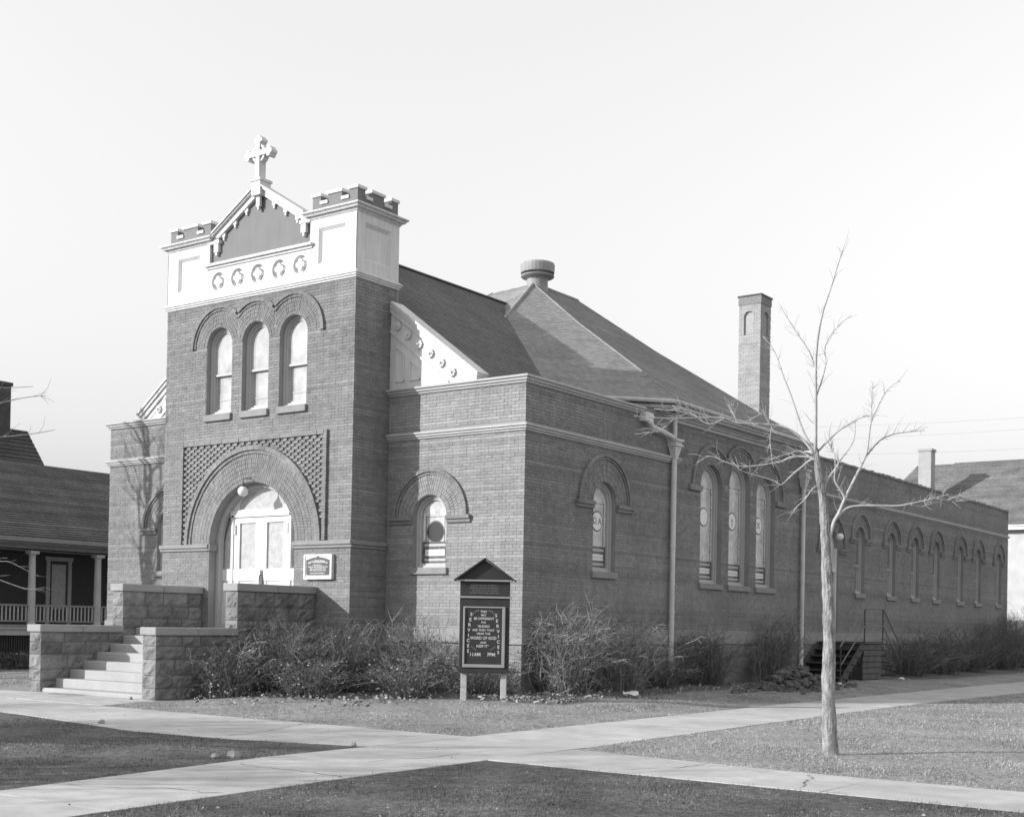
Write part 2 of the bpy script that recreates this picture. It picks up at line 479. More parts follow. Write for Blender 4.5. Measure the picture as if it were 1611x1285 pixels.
def slab(mb_parent, pts, top, name='paving_slab'):
    m = MB(); k = len(pts)
    g = 0.006
    cx = sum(p[0] for p in pts) / k; cy = sum(p[1] for p in pts) / k
    ins = [(p[0] + (cx - p[0]) * 0.004, p[1] + (cy - p[1]) * 0.004) for p in pts]
    dz = [top + random.uniform(-0.004, 0.004) for _ in pts]
    ins2 = [(p[0] + (cx - p[0]) * 0.006, p[1] + (cy - p[1]) * 0.006) for p in pts]
    v = [(p[0], p[1], z) for p, z in zip(ins2, dz)] + [(p[0], p[1], z - 0.005) for p, z in zip(ins, dz)] + [(p[0], p[1], z - 0.14) for p, z in zip(ins, dz)]
    f = [tuple(range(k))] + [(i, (i + 1) % k, k + (i + 1) % k, k + i) for i in range(k)] + [(k + i, k + (i + 1) % k, 2 * k + (i + 1) % k, 2 * k + i) for i in range(k)]
    m.add(v, f, random.uniform(0.2, 0.8))
    return m.build(name, M['walk'], mb_parent)

sw = bpy.data.objects.new('sidewalk', None); COL.objects.link(sw); sw['kind'] = 'structure'; sw.location = (5.5, 0, -0.2)
TOPZ = -0.196
def run_y(y0, y1, step):
    y = y0
    while y < y1 - 0.1:
        e = min(y + step, y1)
        slab(sw, [(left_edge(y), y), (right_edge(y), y), (right_edge(e), e), (left_edge(e), e)], TOPZ)
        y = e
run_y(-10.0, -7.8, 2.2); run_y(-30, -10.0, 2.0); run_y(-7.8, 60, 2.26)
fw = bpy.data.objects.new('front_walk', None); COL.objects.link(fw); fw['kind'] = 'structure'; fw.location = (0, -9, -0.2)
def run_x(x0, x1, step):
    x = x0
    while x < x1 - 0.1:
        e = min(x + step, x1)
        slab(fw, [(x, low_edge(x)), (e, low_edge(e)), (e, high_edge(e)), (x, high_edge(x))], TOPZ - 0.0)
        x = e
run_x(-36, 4.6, 2.03); run_x(6.78, 40, 2.2)
slab(fw, [(-10.6, -7.62), (-7.25, -7.62), (-7.25, -5.6), (-10.6, -6.2)], TOPZ + 0.004)
slab(fw, [(-7.2, -7.62), (-4.3, -7.62), (-4.9, -5.9), (-7.2, -5.6)], TOPZ + 0.006)

# ------------------------------------------------------------------ the church
church = thing('church', (-7.25, 0, -0.2), 'brick church with crenellated white tower top, round arched door and long side wall', 'church')
WX0, WX1 = -14.5, 0.0
TX0, TX1, TY = -10.6, -3.99, -1.23
ZG = -0.3
FT = Fr((0, TY, 0), (1, 0, 0), (0, -1, 0))        # tower front, u = x
FTR = Fr((TX1, 0, 0), (0, 1, 0), (1, 0, 0))       # tower's flank, u = y
FW = Fr((0, 0, 0), (1, 0, 0), (0, -1, 0))         # front walls beside the tower
FS = Fr((0, 0, 0), (0, 1, 0), (1, 0, 0))          # long side wall, u = y

# --- tower front
ARCH = dict(c=-7.3, hw=1.50, z0=1.25, sp=3.36, R=2.20, rev=0.22)
TWIN = [dict(c=c, hw=0.465, z0=6.62, sp=8.33, R=0.88, rev=0.22) for c in (-8.58, -7.275, -5.97)]
m = MB()
wall_sheet(FT, m, TX0, TX1, ZG, 9.44, [ARCH] + TWIN)
FTR.quad(m, TY, 0.25, ZG, 9.44, 0.0)
FTL = Fr((TX0, 0, 0), (0, -1, 0), (-1, 0, 0)); FTL.quad(m, -0.25, -TY, ZG, 9.44, 0.0)
FTB = Fr((0, 0.25, 0), (-1, 0, 0), (0, 1, 0)); FTB.quad(m, -TX1, -TX0, 6.5, 9.44, 0.0)
tower_wall = m.build('tower_wall', M['mortar'], church)

SPX0, SPX1, SPZ0, SPZ1 = -9.80, -4.86, 3.40, 5.86
m = MB()
op = [dict(ARCH)] + [dict(o) for o in TWIN]
def tower_single(u, z): return False
lay_bricks(FT, m, TX0 - 0.009, TX1 + 0.009, -0.2, 9.42, op, skip=[(SPX0 - 0.11, SPX1 + 0.11, SPZ0 - 0.06, SPZ1 + 0.11)])
# spandrels: flat courses, every other brick standing out (those are objects of their own)
sp_items = []
row = 0; z = SPZ0
while z < SPZ1 - 0.04:
    zm = z + COURSE / 2
    d = zm - ARCH['sp']
    w = math.sqrt(max(0, 2.39 ** 2 - d * d)) if d < 2.39 else 0
    w2 = math.sqrt(max(0, ARCH['R'] ** 2 - d * d)) if d < ARCH['R'] else 0
    k = 0; u = SPX0
    HB = (SPX1 - SPX0) / 40
    while u < SPX1 - 0.01:
        a, b = u, u + HB
        mid = (a + b) / 2
        if w2 == 0 or abs(mid - ARCH['c']) > w2 + 0.0:
            if (k + row) % 2 == 0 and abs(mid - ARCH['c']) > w + 0.03:
                sp_items.append((a + 0.003, b - 0.003, z + 0.003, z + COURSE - 0.003, 0.045 + random.uniform(-0.006, 0.006), random.uniform(0.45, 0.95)))
            else:
                brick5(FT, m, a + 0.005, b - 0.005, z + 0.006, z + COURSE - 0.006, 0.006, random.uniform(0.1, 0.5))
        u += HB; k += 1
    z += COURSE; row += 1
single_bricks(FT, tower_wall, sp_items[:240])
for a, b, zb, zt, h, t in sp_items[240:]:
    brick5(FT, m, a, b, zb, zt, h, t)
# voussoirs of the big arch and of the three windows
ring_bricks(FT, m, ARCH['c'], ARCH['sp'], 1.505, 2.19, 6, h0=0.013, w=0.07)
mids = [(-8.58 - 7.275) / 2, (-7.275 - 5.97) / 2]
for i, o in enumerate(TWIN):
    lo = mids[i - 1] if i > 0 else -99
    hi = mids[i] if i < 2 else 99
    ring_bricks(FT, m, o['c'], o['sp'], 0.47, 0.875, 4, h0=0.013, keep=lambda u, z, lo=lo, hi=hi: lo < u < hi, w=0.066)
# flank
lay_bricks(FTR, m, TY + 0.0, 0.2, -0.2, 9.42, ())
m.build('wall_bricks', M['brick'], tower_wall, kind='stuff')
m = MB()
# frame round the spandrels, hood moulds
z = 3.38
while z < SPZ1 + 0.10:
    for u in (SPX0 - 0.105, SPX1 + 0.002): brick5(FT, m, u, u + 0.103, z + 0.003, min(z + COURSE - 0.003, SPZ1 + 0.105), 0.075 + random.uniform(-0.006, 0.006), random.uniform(0.3, 0.7))
    z += COURSE
u = SPX0
while u < SPX1 - 0.01:
    brick5(FT, m, u + 0.002, min(u + 0.205, SPX1) - 0.002, SPZ1 + 0.002, SPZ1 + 0.10, 0.07 + random.uniform(-0.006, 0.006), random.uniform(0.3, 0.7)); u += 0.205
ring_bricks(FT, m, ARCH['c'], ARCH['sp'], 2.195, 2.285, 1, h0=0.04, w=0.20, joint=0.006); ring_bricks(FT, m, ARCH['c'], ARCH['sp'], 2.28, 2.395, 1, h0=0.082, w=0.20, joint=0.006)
hood = m.build('hood_bricks', M['brick'], church, kind='stuff')
m = MB()
for i, o in enumerate(TWIN):
    th = math.degrees(math.acos(0.6525 / 1.03)); th2 = math.degrees(math.acos(0.6525 / 0.92))
    for r0, r1, n, t_ in ((0.885, 0.945, 0.05, th2), (0.945, 1.03, 0.085, th)):
        a0 = 0 if i == 2 else t_; a1 = 180 if i == 0 else 180 - t_
        ring_bricks(FT, m, o['c'], o['sp'], r0 - 0.002, r1 + 0.002, 1, a0, a1, h0=n - 0.015, w=0.17, joint=0.006)
m.build('hood_bricks', M['brick'], church, kind='stuff')
# impost band
m = MB()
for u0, u1 in ((TX0 - 0.07, ARCH['c'] - 1.50), (ARCH['c'] + 1.50, TX1 + 0.07)):
    FT.box(m, u0, u1, 0, 0.05, 3.20, 3.27); FT.box(m, u0, u1, 0, 0.085, 3.27, 3.37)
FTR.box(m, TY, -0.02, 0, 0.05, 3.20, 3.27); FTR.box(m, TY, -0.02, 0, 0.085, 3.27, 3.37)
for s in (-1, 1):
    x = ARCH['c'] + s * 1.50
    m.box((min(x, x - s * 0.06), TY - 0.05, 3.20), (max(x, x - s * 0.06), TY + 0.2, 3.37))
m.build('impost_band', M['sillstone'], church, bevel=0.012)

# --- white sheet-metal tower top
def panel(fr, mb, outline, holes, depth, n0=0.0):
    fr.poly(mb, outline, n0, holes)
    for h in holes:
        fr.rim(mb, h, n0, n0 - depth)
        fr.poly(mb, h, n0 - depth)
def stepped_rect(fr, mb, u0, u1, z0, z1, n0, d, w):
    """a sunk panel with a sloping frame"""
    a = [(u0, z0), (u1, z0), (u1, z1), (u0, z1)]; b = [(u0 + w, z0 + w), (u1 - w, z0 + w), (u1 - w, z1 - w), (u0 + w, z1 - w)]
    mb.add([fr.P(p[0], n0, p[1]) for p in a] + [fr.P(p[0], n0 - d, p[1]) for p in b], [(i, (i + 1) % 4, 4 + (i + 1) % 4, 4 + i) for i in range(4)] + [(4, 5, 6, 7)])
PL0, PL1, PR0, PR1 = -10.6, -9.02, -5.47, -3.99
m = MB()
QX = (-8.68, -7.97, -7.25, -6.51, -5.79)
rects = [(-10.22, -9.38, 9.87, 10.74), (-5.20, -4.33, 9.87, 10.74)]
holes = [[(a, c), (b, c), (b, d), (a, d)] for a, b, c, d in rects] + [circle(q, 9.965, 0.235, 28) for q in QX]
FT.poly(m, [(PL0, 9.58), (PR1, 9.58), (PR1, 11.0), (PR0, 11.0), (PR0, 10.40), (PL1, 10.40), (PL1, 11.0), (PL0, 11.0)], 0.02, holes)
for a, b, c, d in rects: stepped_rect(FT, m, a, b, c, d, 0.02, 0.07, 0.075)
for q in QX:
    h = circle(q, 9.965, 0.235, 28); h2 = circle(q, 9.965, 0.20, 28)
    m.add([FT.P(p[0], 0.02, p[1]) for p in h] + [FT.P(p[0], -0.075, p[1]) for p in h2], [(i, (i + 1) % 28, 28 + (i + 1) % 28, 28 + i) for i in range(28)])
    FT.poly(m, h2, -0.075)
# flank of the right pier
FTR.poly(m, [(TY - 0.02, 9.58), (0.22, 9.58), (0.22, 11.0), (TY - 0.02, 11.0)], 0.02, [[(-0.97, 9.87), (-0.06, 9.87), (-0.06, 10.75), (-0.97, 10.75)]])
stepped_rect(FTR, m, -0.97, -0.06, 9.87, 10.75, 0.02, 0.07, 0.085)
FPI = Fr((PR0, 0, 0), (0, -1, 0), (-1, 0, 0)); FPI.quad(m, -0.22, -TY + 0.02, 10.40, 11.0, 0.0)
FPJ = Fr((PL1, 0, 0), (0, 1, 0), (1, 0, 0)); FPJ.quad(m, TY - 0.02, 0.22, 10.40, 11.0, 0.0)
m.box((TX0 + 0.02, 0.2, 9.44), (TX1 + 0.015, 0.22, 11.0))
FTL.quad(m, -0.22, -TY + 0.02, 9.5, 11.0, 0.02)
m.build('tower_crown', M['white'], church)
m = MB()
def mould(mb, fr, u0, u1, prof):
    for n, z0, z1 in prof: fr.box(mb, u0 - n, u1 + n, -0.02, n, z0, z1)
def ring_mould(mb, x0, x1, y0, y1, prof):
    for n, z0, z1 in prof: mb.box((x0 - n, y0 - n, z0), (x1 + n, y1 + n, z1))
ring_mould(m, TX0, TX1, TY, 0.22, [(0.04, 9.425, 9.47), (0.07, 9.47, 9.515), (0.095, 9.515, 9.56), (0.05, 9.56, 9.60)])
m.build('base_moulding', M['white'], church, bevel=0.012)
m = MB()
FT.box(m, PL1 - 0.09, PR0 + 0.09, 0.0, 0.06, 10.30, 10.36); FT.box(m, PL1 - 0.11, PR0 + 0.11, 0.0, 0.12, 10.36, 10.43)
m.build('frieze_moulding', M['white'], church, bevel=0.01)
cprof = [(0.03, 10.93, 10.965), (0.055, 10.965, 10.995), (0.07, 10.995, 11.025), (0.13, 11.025, 11.06), (0.15, 11.06, 11.085), (0.185, 11.085, 11.13)]
for a, b in ((PL0, PL1), (PR0, PR1)):
    m = MB(); ring_mould(m, a, b, TY, 0.22, cprof)
    cor = m.build('pier_cornice', M['white'], church, bevel=0.012)
    # crenellation: dark parapet with white copings and white sills in the gaps
    m = MB(); m.box((a + 0.02, TY + 0.02, 11.12), (b - 0.02, 0.2, 11.345)); m.build('parapet', M['grey_paint'], cor)
    W = b - a; xs = [(a, a + 0.30), (a + 0.50, b - 0.50), (b - 0.30, b)]
    ys = [(TY + 0.32 + 0.17, 0.22 - 0.5), (0.22 - 0.28, 0.22)]
    def merlon(x0, x1, y0, y1):
        k = MB(); k.box((x0 + 0.0205, y0 + 0.0205, 11.30), (x1 - 0.0205, y1 - 0.0205, 11.50)); k.build('merlon', M['grey_paint'], cor)
        k = MB(); k.box((x0 - 0.012, y0 - 0.012, 11.50), (x1 + 0.012, y1 + 0.012, 11.575)); k.build('merlon_coping', M['white'], cor, bevel=0.008)
    merlon(xs[0][0], xs[0][1], TY, TY + 0.3); merlon(xs[1][0], xs[1][1], TY, TY + 0.3); merlon(xs[2][0], xs[2][1], TY, TY + 0.3)
    for xa, xb in ((b - 0.3, b), (a, a + 0.3)):
        for y0, y1 in ys: merlon(xa, xb, y0, y1)
    merlon(xs[1][0], xs[1][1], -0.08, 0.22)
    for x0, x1 in ((a + 0.28, a + 0.52), (b - 0.52, b - 0.28)):
        k = MB(); k.box((x0, TY - 0.014, 11.30), (x1, TY + 0.29, 11.375)); k.build('gap_sill', M['white'], cor)
    for y0, y1 in ((TY + 0.30, TY + 0.51), (-0.30, -0.04)):
        k = MB(); k.box((b - 0.3, y0, 11.30), (b + 0.014, y1, 11.375)); k.build('gap_sill', M['white'], cor)
# quatrefoils
for q in QX:
    k = MB()
    for i, (dx, dz) in enumerate(((0.078, 0), (-0.078, 0), (0, 0.078), (0, -0.078))):
        FT.solid(k, circle(q + dx, 9.965 + dz, 0.066, 14), -0.074, 0.028 + 0.0015 * i)
    FT.solid(k, circle(q, 9.965, 0.072, 12), -0.074, 0.036)
    k.build('quatrefoil', M['white'], church)
# pediment
m = MB()
ped = [(PL1, 10.43), (PR0, 10.43), (PR0, 11.0), (-5.75, 11.1), (-7.25, 12.02), (-8.77, 11.1), (PL1, 11.0)]
FT.solid(m, ped, -0.25, -0.06)
pedw = m.build('pediment', M['grey_paint'], church)
m = MB()
def rake(mb, p, q, up0, up1, n0, n1):
    (a, za), (b, zb) = p, q
    FT.hexa = None
    vs = [FT.P(a, n1, za + up0), FT.P(b, n1, zb + up0), FT.P(b, n1, zb + up1), FT.P(a, n1, za + up1), FT.P(a, n0, za + up0), FT.P(b, n0, zb + up0), FT.P(b, n0, zb + up1), FT.P(a, n0, za + up1)]
    mb.hexa(vs)
for s in (-1, 1):
    p = (-7.25 + s * 1.62, 11.02); q = (-7.25, 12.00)
    rake(m, p, q, -0.06, 0.10, -0.10, 0.03)
    rake(m, p, q, 0.10, 0.15, -0.20, 0.09)
    rake(m, p, q, 0.15, 0.19, -0.26, 0.13)
    # stepped brackets hanging below the rake
    for t in (0.20, 0.45, 0.70):
        u = p[0] + (q[0] - p[0]) * t; zz = p[1] + (q[1] - p[1]) * t
        FT.box(m, u - 0.058, u + 0.058, -0.07, 0.0, zz - 0.14, zz + 0.02); FT.box(m, u - 0.024, u + 0.024, -0.07, -0.008, zz - 0.215, zz - 0.135)
    # kneeler at the foot
    e = PR0 if s > 0 else PL1
    FT.box(m, min(e, e - s * 0.36), max(e, e - s * 0.36), -0.07, 0.05, 10.93, 11.02)
    FT.box(m, e - s * 0.24 - 0.08, e - s * 0.24 + 0.08, -0.07, 0.03, 10.72, 10.94); FT.box(m, e - s * 0.24 - 0.03, e - s * 0.24 + 0.03, -0.07, 0.02, 10.64, 10.73)
m.build('raking_cornice', M['white'], pedw)
m = MB()
FT.box(m, -7.42, -7.10, -0.22, 0.14, 11.86, 12.22); FT.box(m, -7.45, -7.07, -0.25, 0.17, 12.20, 12.27)
FT.box(m, -7.33, -7.19, -0.02, 0.06, 11.60, 11.87); FT.box(m, -7.29, -7.23, -0.02, 0.05, 11.52, 11.61)
apex = m.build('apex_block', M['white'], church, bevel=0.01)
k = MB(); stepped_rect(FT, k, -7.36, -7.16, 11.93, 12.17, 0.142, 0.03, 0.03); k.build('sunk_panel', M['white'], apex)
# cross
m = MB()
CX, CZ = -7.26, 12.90
N0, N1 = -0.12, 0.10
FT.box(m, CX - 0.065, CX + 0.065, N0, N1, 12.25, 13.22)
FT.box(m, CX - 0.36, CX - 0.0651, N0, N1, CZ - 0.065, CZ + 0.065); FT.box(m, CX + 0.0651, CX + 0.36, N0, N1, CZ - 0.065, CZ + 0.065)
for ux, uz in ((1, 0), (-1, 0), (0, 1)):
    ex, ez = CX + ux * 0.36, CZ + uz * 0.33
    for a, r in ((0, 0.068), (1, 0.058), (-1, 0.058)):
        if a == 0: c = (ex + ux * 0.05, ez + uz * 0.05)
        else: c = (ex + (0.0 if uz == 0 else a * 0.075), ez + (a * 0.075 if uz == 0 else 0.0))
        FT.solid(m, circle(c[0], c[1], r, 12), N0 + 0.004 * (a + 2), N1 - 0.004 * (a + 2))
FT.arc(m, CX, CZ, 0.17, 0.225, N0 + 0.03, N1 - 0.03, 0, 360, seg=28)
m.build('cross', M['white'], church)

# --- front walls left and right of the tower, with their window each
FWIN_R = dict(c=-2.66, hw=0.49, z0=2.78, sp=3.97, R=0.96, rev=0.2)
FWIN_L = dict(c=-11.86, hw=0.49, z0=2.78, sp=3.97, R=0.96, rev=0.2)
m = MB()
wall_sheet(FW, m, TX1 - 0.05, WX1, ZG, 6.9, [FWIN_R])
front_wall = m.build('front_wall', M['mortar'], church)
m = MB(); wall_sheet(FW, m, WX0, TX0 + 0.05, ZG, 6.9, [FWIN_L])
front_wall_b = m.build('front_wall', M['mortar'], church)
m = MB()
cand = lay_bricks(FW, m, TX1 + 0.02, WX1 + 0.009, -0.2, 6.84, [FWIN_R], skip=[(TX1, 0.02, 1.05, 1.43), (TX1, 0.02, 5.77, 5.93)], single=lambda u, z: u > -1.42 and 5.95 < z or (u > -1.3 and 2.2 < z < 4.6))
cand.sort(key=lambda c: -c[0] - 0.02 * random.random())
NS = 300 - len(sp_items[:240])
single_bricks(FW, front_wall, cand[:NS], 'brick_light')
for a, b, zb, zt, h, t in cand[NS:]:
    brick5(FW, m, a, b, zb, zt, h, t)
ring_bricks(FW, m, FWIN_R['c'], FWIN_R['sp'], 0.50, 0.955, 4, h0=0.013, w=0.068)
m.build('wall_bricks', M['brick_light'], front_wall, kind='stuff')
m = MB()
lay_bricks(FW, m, WX0 - 0.009, TX0 - 0.02, -0.2, 6.84, [FWIN_L], skip=[(WX0 - 1, TX0, 1.05, 1.43), (WX0 - 1, TX0, 5.77, 5.93)])
ring_bricks(FW, m, FWIN_L['c'], FWIN_L['sp'], 0.50, 0.955, 4, h0=0.013, w=0.068)
m.build('wall_bricks', M['brick'], front_wall_b, kind='stuff')

def hood_with_stops(fr, o, name='hood_mould', stops=True, R1=None, material='brick', zst=None):
    m = MB()
    R = o['R']
    ring_bricks(fr, m, o['c'], o['sp'], R, R + 0.064, 1, h0=0.035, w=0.17, joint=0.006)
    ring_bricks(fr, m, o['c'], o['sp'], R + 0.06, R + 0.145, 1, h0=0.07, w=0.17, joint=0.006)
    if stops:
        for s in (-1, 1):
            a, b = o['c'] + s * (o['hw'] + 0.03), o['c'] + s * (R + 0.24)
            fr.box(m, min(a, b), max(a, b), 0.0, 0.06, o['sp'] - 0.17, o['sp'] - 0.09); fr.box(m, min(a, b), max(a, b), 0.0, 0.10, o['sp'] - 0.088, o['sp'] - 0.004)
    return m.build('hood_bricks', M[material], church, kind='stuff')
hood_with_stops(FW, FWIN_R); hood_with_stops(FW, FWIN_L)

# --- long side wall
SW1 = dict(c=3.31, hw=0.50, z0=2.80, sp=4.45, R=1.04, rev=0.2)
HW = [dict(c=8.79, hw=0.62, z0=2.72, sp=5.34, R=1.03, rev=0.22), dict(c=10.51, hw=0.64, z0=2.72, sp=5.50, R=1.05, rev=0.22), dict(c=12.24, hw=0.62, z0=2.72, sp=5.34, R=1.03, rev=0.22)]
SD = dict(c=17.25, hw=0.60, z0=1.17, sp=4.20, R=1.0, rev=0.2)
RW = [dict(c=c, hw=0.40, z0=2.78, sp=4.65, R=0.74, rev=0.2) for c in (19.77, 22.80, 25.32, 27.78, 30.78, 33.25, 36.28)]
SY1 = 37.7
allop = [SW1] + HW + [SD] + RW
m = MB()
wall_sheet(FS, m, 0.0, SY1, ZG, 7.0, allop)
FB = Fr((0, SY1, 0), (-1, 0, 0), (0, 1, 0)); FB.quad(m, 0, 14.5, ZG, 7.0, 0)
FL = Fr((WX0, 0, 0), (0, -1, 0), (-1, 0, 0)); FL.quad(m, -SY1, 0, ZG, 7.0, 0)
side_wall = m.build('nave_wall', M['mortar'], church)
m = MB()
lay_bricks(FS, m, 0.0, SY1 + 0.009, -0.2, 6.98, allop, skip=[(-1, 40, 1.05, 1.43), (-1, 6.9, 5.77, 5.93), (15.05, 40, 5.80, 5.90)])
for o in [SW1, SD] + RW:
    ring_bricks(FS, m, o['c'], o['sp'], o['hw'] + 0.01, o['R'] - 0.005, 4 if o in (SW1, SD) else 3, h0=0.013, w=0.068)
smids = [(HW[0]['c'] + HW[1]['c']) / 2, (HW[1]['c'] + HW[2]['c']) / 2]
for i, o in enumerate(HW):
    lo = smids[i - 1] if i > 0 else -99
    hi = smids[i] if i < 2 else 99
    ring_bricks(FS, m, o['c'], o['sp'], o['hw'] + 0.01, o['R'] - 0.005, 4, h0=0.013, w=0.068, keep=lambda u, z, lo=lo, hi=hi: lo < u < hi)
m.build('wall_bricks', M['brick'], side_wall, kind='stuff')
hood_with_stops(FS, SW1); hood_with_stops(FS, SD)
for o in RW: hood_with_stops(FS, o)
m = MB()
for i, o in enumerate(HW):
    for r0, r1, n in ((o['R'], o['R'] + 0.06, 0.05), (o['R'] + 0.06, o['R'] + 0.15, 0.09)):
        t_ = math.degrees(math.acos(min(1, 0.86 / r1)))
        ring_bricks(FS, m, o['c'], o['sp'], r0 - 0.002, r1 + 0.002, 1, 0 if i == 2 else t_, 180 if i == 0 else 180 - t_, h0=n - 0.015, w=0.17, joint=0.006)
FS.box(m, HW[0]['c'] - 1.33, HW[0]['c'] - 0.66, 0, 0.09, 5.18, 5.33); FS.box(m, HW[2]['c'] + 0.66, HW[2]['c'] + 1.33, 0, 0.09, 5.18, 5.33)
m.build('hood_bricks', M['brick'], church, kind='stuff')

# --- bands
m = MB()
def band_both(name, prof, y_end, extra=None):
    m = MB()
    for n, z0, z1 in prof:
        m.box((TX1, -n, z0), (n, 0.0, z1))                    # front, wraps the corner
        FS.box(m, 0.0, y_end, 0.0, n, z0, z1)
    if extra: extra(m)
    m.build(name, M['table' if name == 'water_table' else 'band'], church, bevel=0.011)
    m = MB()
    for n, z0, z1 in prof: m.box((WX0 - n, -n, z0), (TX0, 0.0, z1))
    m.build(name, M['table' if name == 'water_table' else 'band'], church, bevel=0.011)
band_both('water_table', [(0.05, 1.06, 1.40), (0.028, 1.40, 1.43)], SY1)
band_both('string_course', [(0.05, 5.765, 5.81), (0.085, 5.81, 5.865), (0.12, 5.865, 5.92)], 6.9)
def cop(m): m.box((-0.3, 0.0, 6.9), (0.0, 5.0, 6.985)); m.box((TX1, 0.0, 6.9), (-0.3, 0.3, 6.985))
band_both('coping', [(0.05, 6.82, 6.87), (0.09, 6.87, 6.93), (0.13, 6.93, 6.985)], 5.0, cop)
m = MB()
for n, z0, z1 in [(0.04, 5.80, 5.84), (0.085, 5.84, 5.905)]: FS.box(m, 15.0, SY1 + n, 0.0, n, z0, z1)
m.build('string_course', M['band'], church, bevel=0.01)
# rear parapet coping of loose bricks
m = MB(); y = 15.0
while y < SY1:
    L = 0.21
    m.box((-0.30, y, 6.99 + random.uniform(-0.004, 0.0)), (0.045 + random.uniform(-0.01, 0.01), min(y + L - 0.012, SY1), 7.06 + random.choice((0, 0, 0.0, 0.012, 0.03))), random.uniform(0.1, 0.6)); y += L
m.build('coping_bricks', M['brick'], church, kind='stuff')
# plinth boards / sunk shadow line below the water table is the wall itself

# --- pedimented white gable ends beside the tower
def gable_wing(sgn):
    X = lambda x: x if sgn > 0 else 2 * -7.245 - x
    m = MB()
    def P(pts): return [(X(a), z) for a, z in pts]
    FW.solid(m, P([(TX1, 6.99), (-1.46, 6.99), (TX1, 8.99)]), -0.18, 0.0)
    face = m.build('gable_panel', M['white'], church)
    m = MB()
    def strip(p, q, d0, d1, n0, n1):
        (a, za), (b, zb) = p, q
        L = math.hypot(b - a, zb - za); nx, nz = -(zb - za) / L, (b - a) / L
        if nz < 0: nx, nz = -nx, -nz
        pts = [(a + nx * d0, za + nz * d0), (b + nx * d0, zb + nz * d0), (b + nx * d1, zb + nz * d1), (a + nx * d1, za + nz * d1)]
        FW.solid(m, P(pts), n0, n1)
    p, q = (TX1, 8.93), (-1.36, 7.0)
    strip(p, q, -0.06, 0.06, -0.15, 0.05); strip(p, q, 0.06, 0.14, -0.25, 0.10); strip(p, q, 0.14, 0.19, -0.3, 0.14)
    strip((TX1, 8.40), (-2.18, 7.02), -0.02, 0.025, -0.01, 0.035)
    m.build('raking_moulding', M['white'], face)
    for a, z in ((-3.74, 8.50), (-3.42, 8.25), (-3.09, 7.99), (-2.74, 7.74), (-2.41, 7.49), (-2.08, 7.24)):
        k = MB()
        for j in range(8):
            t = math.pi * 2 * j / 8
            FW.solid(k, circle(X(a) + 0.075 * math.cos(t), z + 0.075 * math.sin(t), 0.036, 8), 0.0, 0.05 + 0.001 * j)
        FW.solid(k, circle(X(a), z, 0.066, 14), 0.0, 0.066); FW.solid(k, circle(X(a), z, 0.03, 10), 0.0, 0.10)
        k.build('rosette', M['white'], face)
    k = MB()
    for (u0, u1, zt0, zt1) in ((-3.80, -3.52, 8.05, 7.82), (-3.36, -3.05, 7.69, 7.43)):
        a = [(u0, 7.16), (u1, 7.16), (u1, zt1), (u0, zt0)]
        for i in range(4):
            (x0, z0), (x1, z1) = a[i], a[(i + 1) % 4]
            L = math.hypot(x1 - x0, z1 - z0); nx, nz = -(z1 - z0) / L * 0.035, (x1 - x0) / L * 0.035
            FW.solid(k, P([(x0, z0), (x1, z1), (x1 + nx, z1 + nz), (x0 + nx, z0 + nz)]), -0.01, 0.03 + 0.001 * i)
    k.build('panel_frame', M['white'], face)
gable_wing(1); gable_wing(-1)

# --- roofs, laid in courses
def course_roof(mb, poly, up, step=0.16, lift=0.010):
    """poly: 3-D points of a plane; up: the direction up the slope. Cut into courses, each one's lower edge lifted over the next."""
    pts = [Vector(p) for p in poly]
    nrm = Vector((0, 0, 0))
    for i in range(len(pts)):
        a, b = pts[i], pts[(i + 1) % len(pts)]
        nrm += Vector(((a.y - b.y) * (a.z + b.z), (a.z - b.z) * (a.x + b.x), (a.x - b.x) * (a.y + b.y)))
    nrm.normalize()
    if nrm.z < 0: nrm = -nrm
    upv = Vector(up); upv = (upv - nrm * upv.dot(nrm)).normalized()
    h = [p.dot(upv) for p in pts]
    h0, h1 = min(h), max(h)
    def clip(ps, lim, keep_above):
        out = []
        for i in range(len(ps)):
            a, b = ps[i], ps[(i + 1) % len(ps)]
            da, db = a.dot(upv) - lim, b.dot(upv) - lim
            if not keep_above: da, db = -da, -db
            if da >= 0: out.append(a)
            if (da >= 0) != (db >= 0): out.append(a + (b - a) * (da / (da - db)))
        return out
    k = h0
    while k < h1 - 1e-4:
        s = clip(clip(pts, k, True), k + step, False)
        if len(s) >= 3:
            vs = [p + nrm * (lift * (1 - (p.dot(upv) - k) / step)) for p in s]
            n = len(vs)
            fs = [tuple(range(n))]
            vs2 = [p - nrm * 0.02 for p in s]
            for i in range(n):
                a, b = s[i], s[(i + 1) % n]
                if abs(a.dot(upv) - k) < 1e-5 and abs(b.dot(upv) - k) < 1e-5:
                    fs.append((i, (i + 1) % n, n + (i + 1) % n, n + i))
            mb.add([tuple(p) for p in vs + vs2], fs, min(1, max(0, random.gauss(0.5, 0.22))))
        k += step
RX = -7.245
m = MB()
nz = lambda x: 11.35 - 0.765 * abs(x - RX)
EX = -1.50
for s in (1, -1):
    e = RX + s * (EX - RX)
    course_roof(m, [(RX, 0.16, 11.35), (RX, 9.4, 11.35), (e, 9.4, nz(e)), (e, 0.16, nz(e))], (-s, 0, 0.765))
    course_roof(m, [(e, 0.25, nz(e) + 0.001), (e, 6.6, nz(e) + 0.001), (RX + s * 7.1, 6.6, 6.80), (RX + s * 7.1, 0.25, 6.80)], (-s, 0, 0.1))
nave_roof = m.build('nave_roof', M['roof_dark'], church)
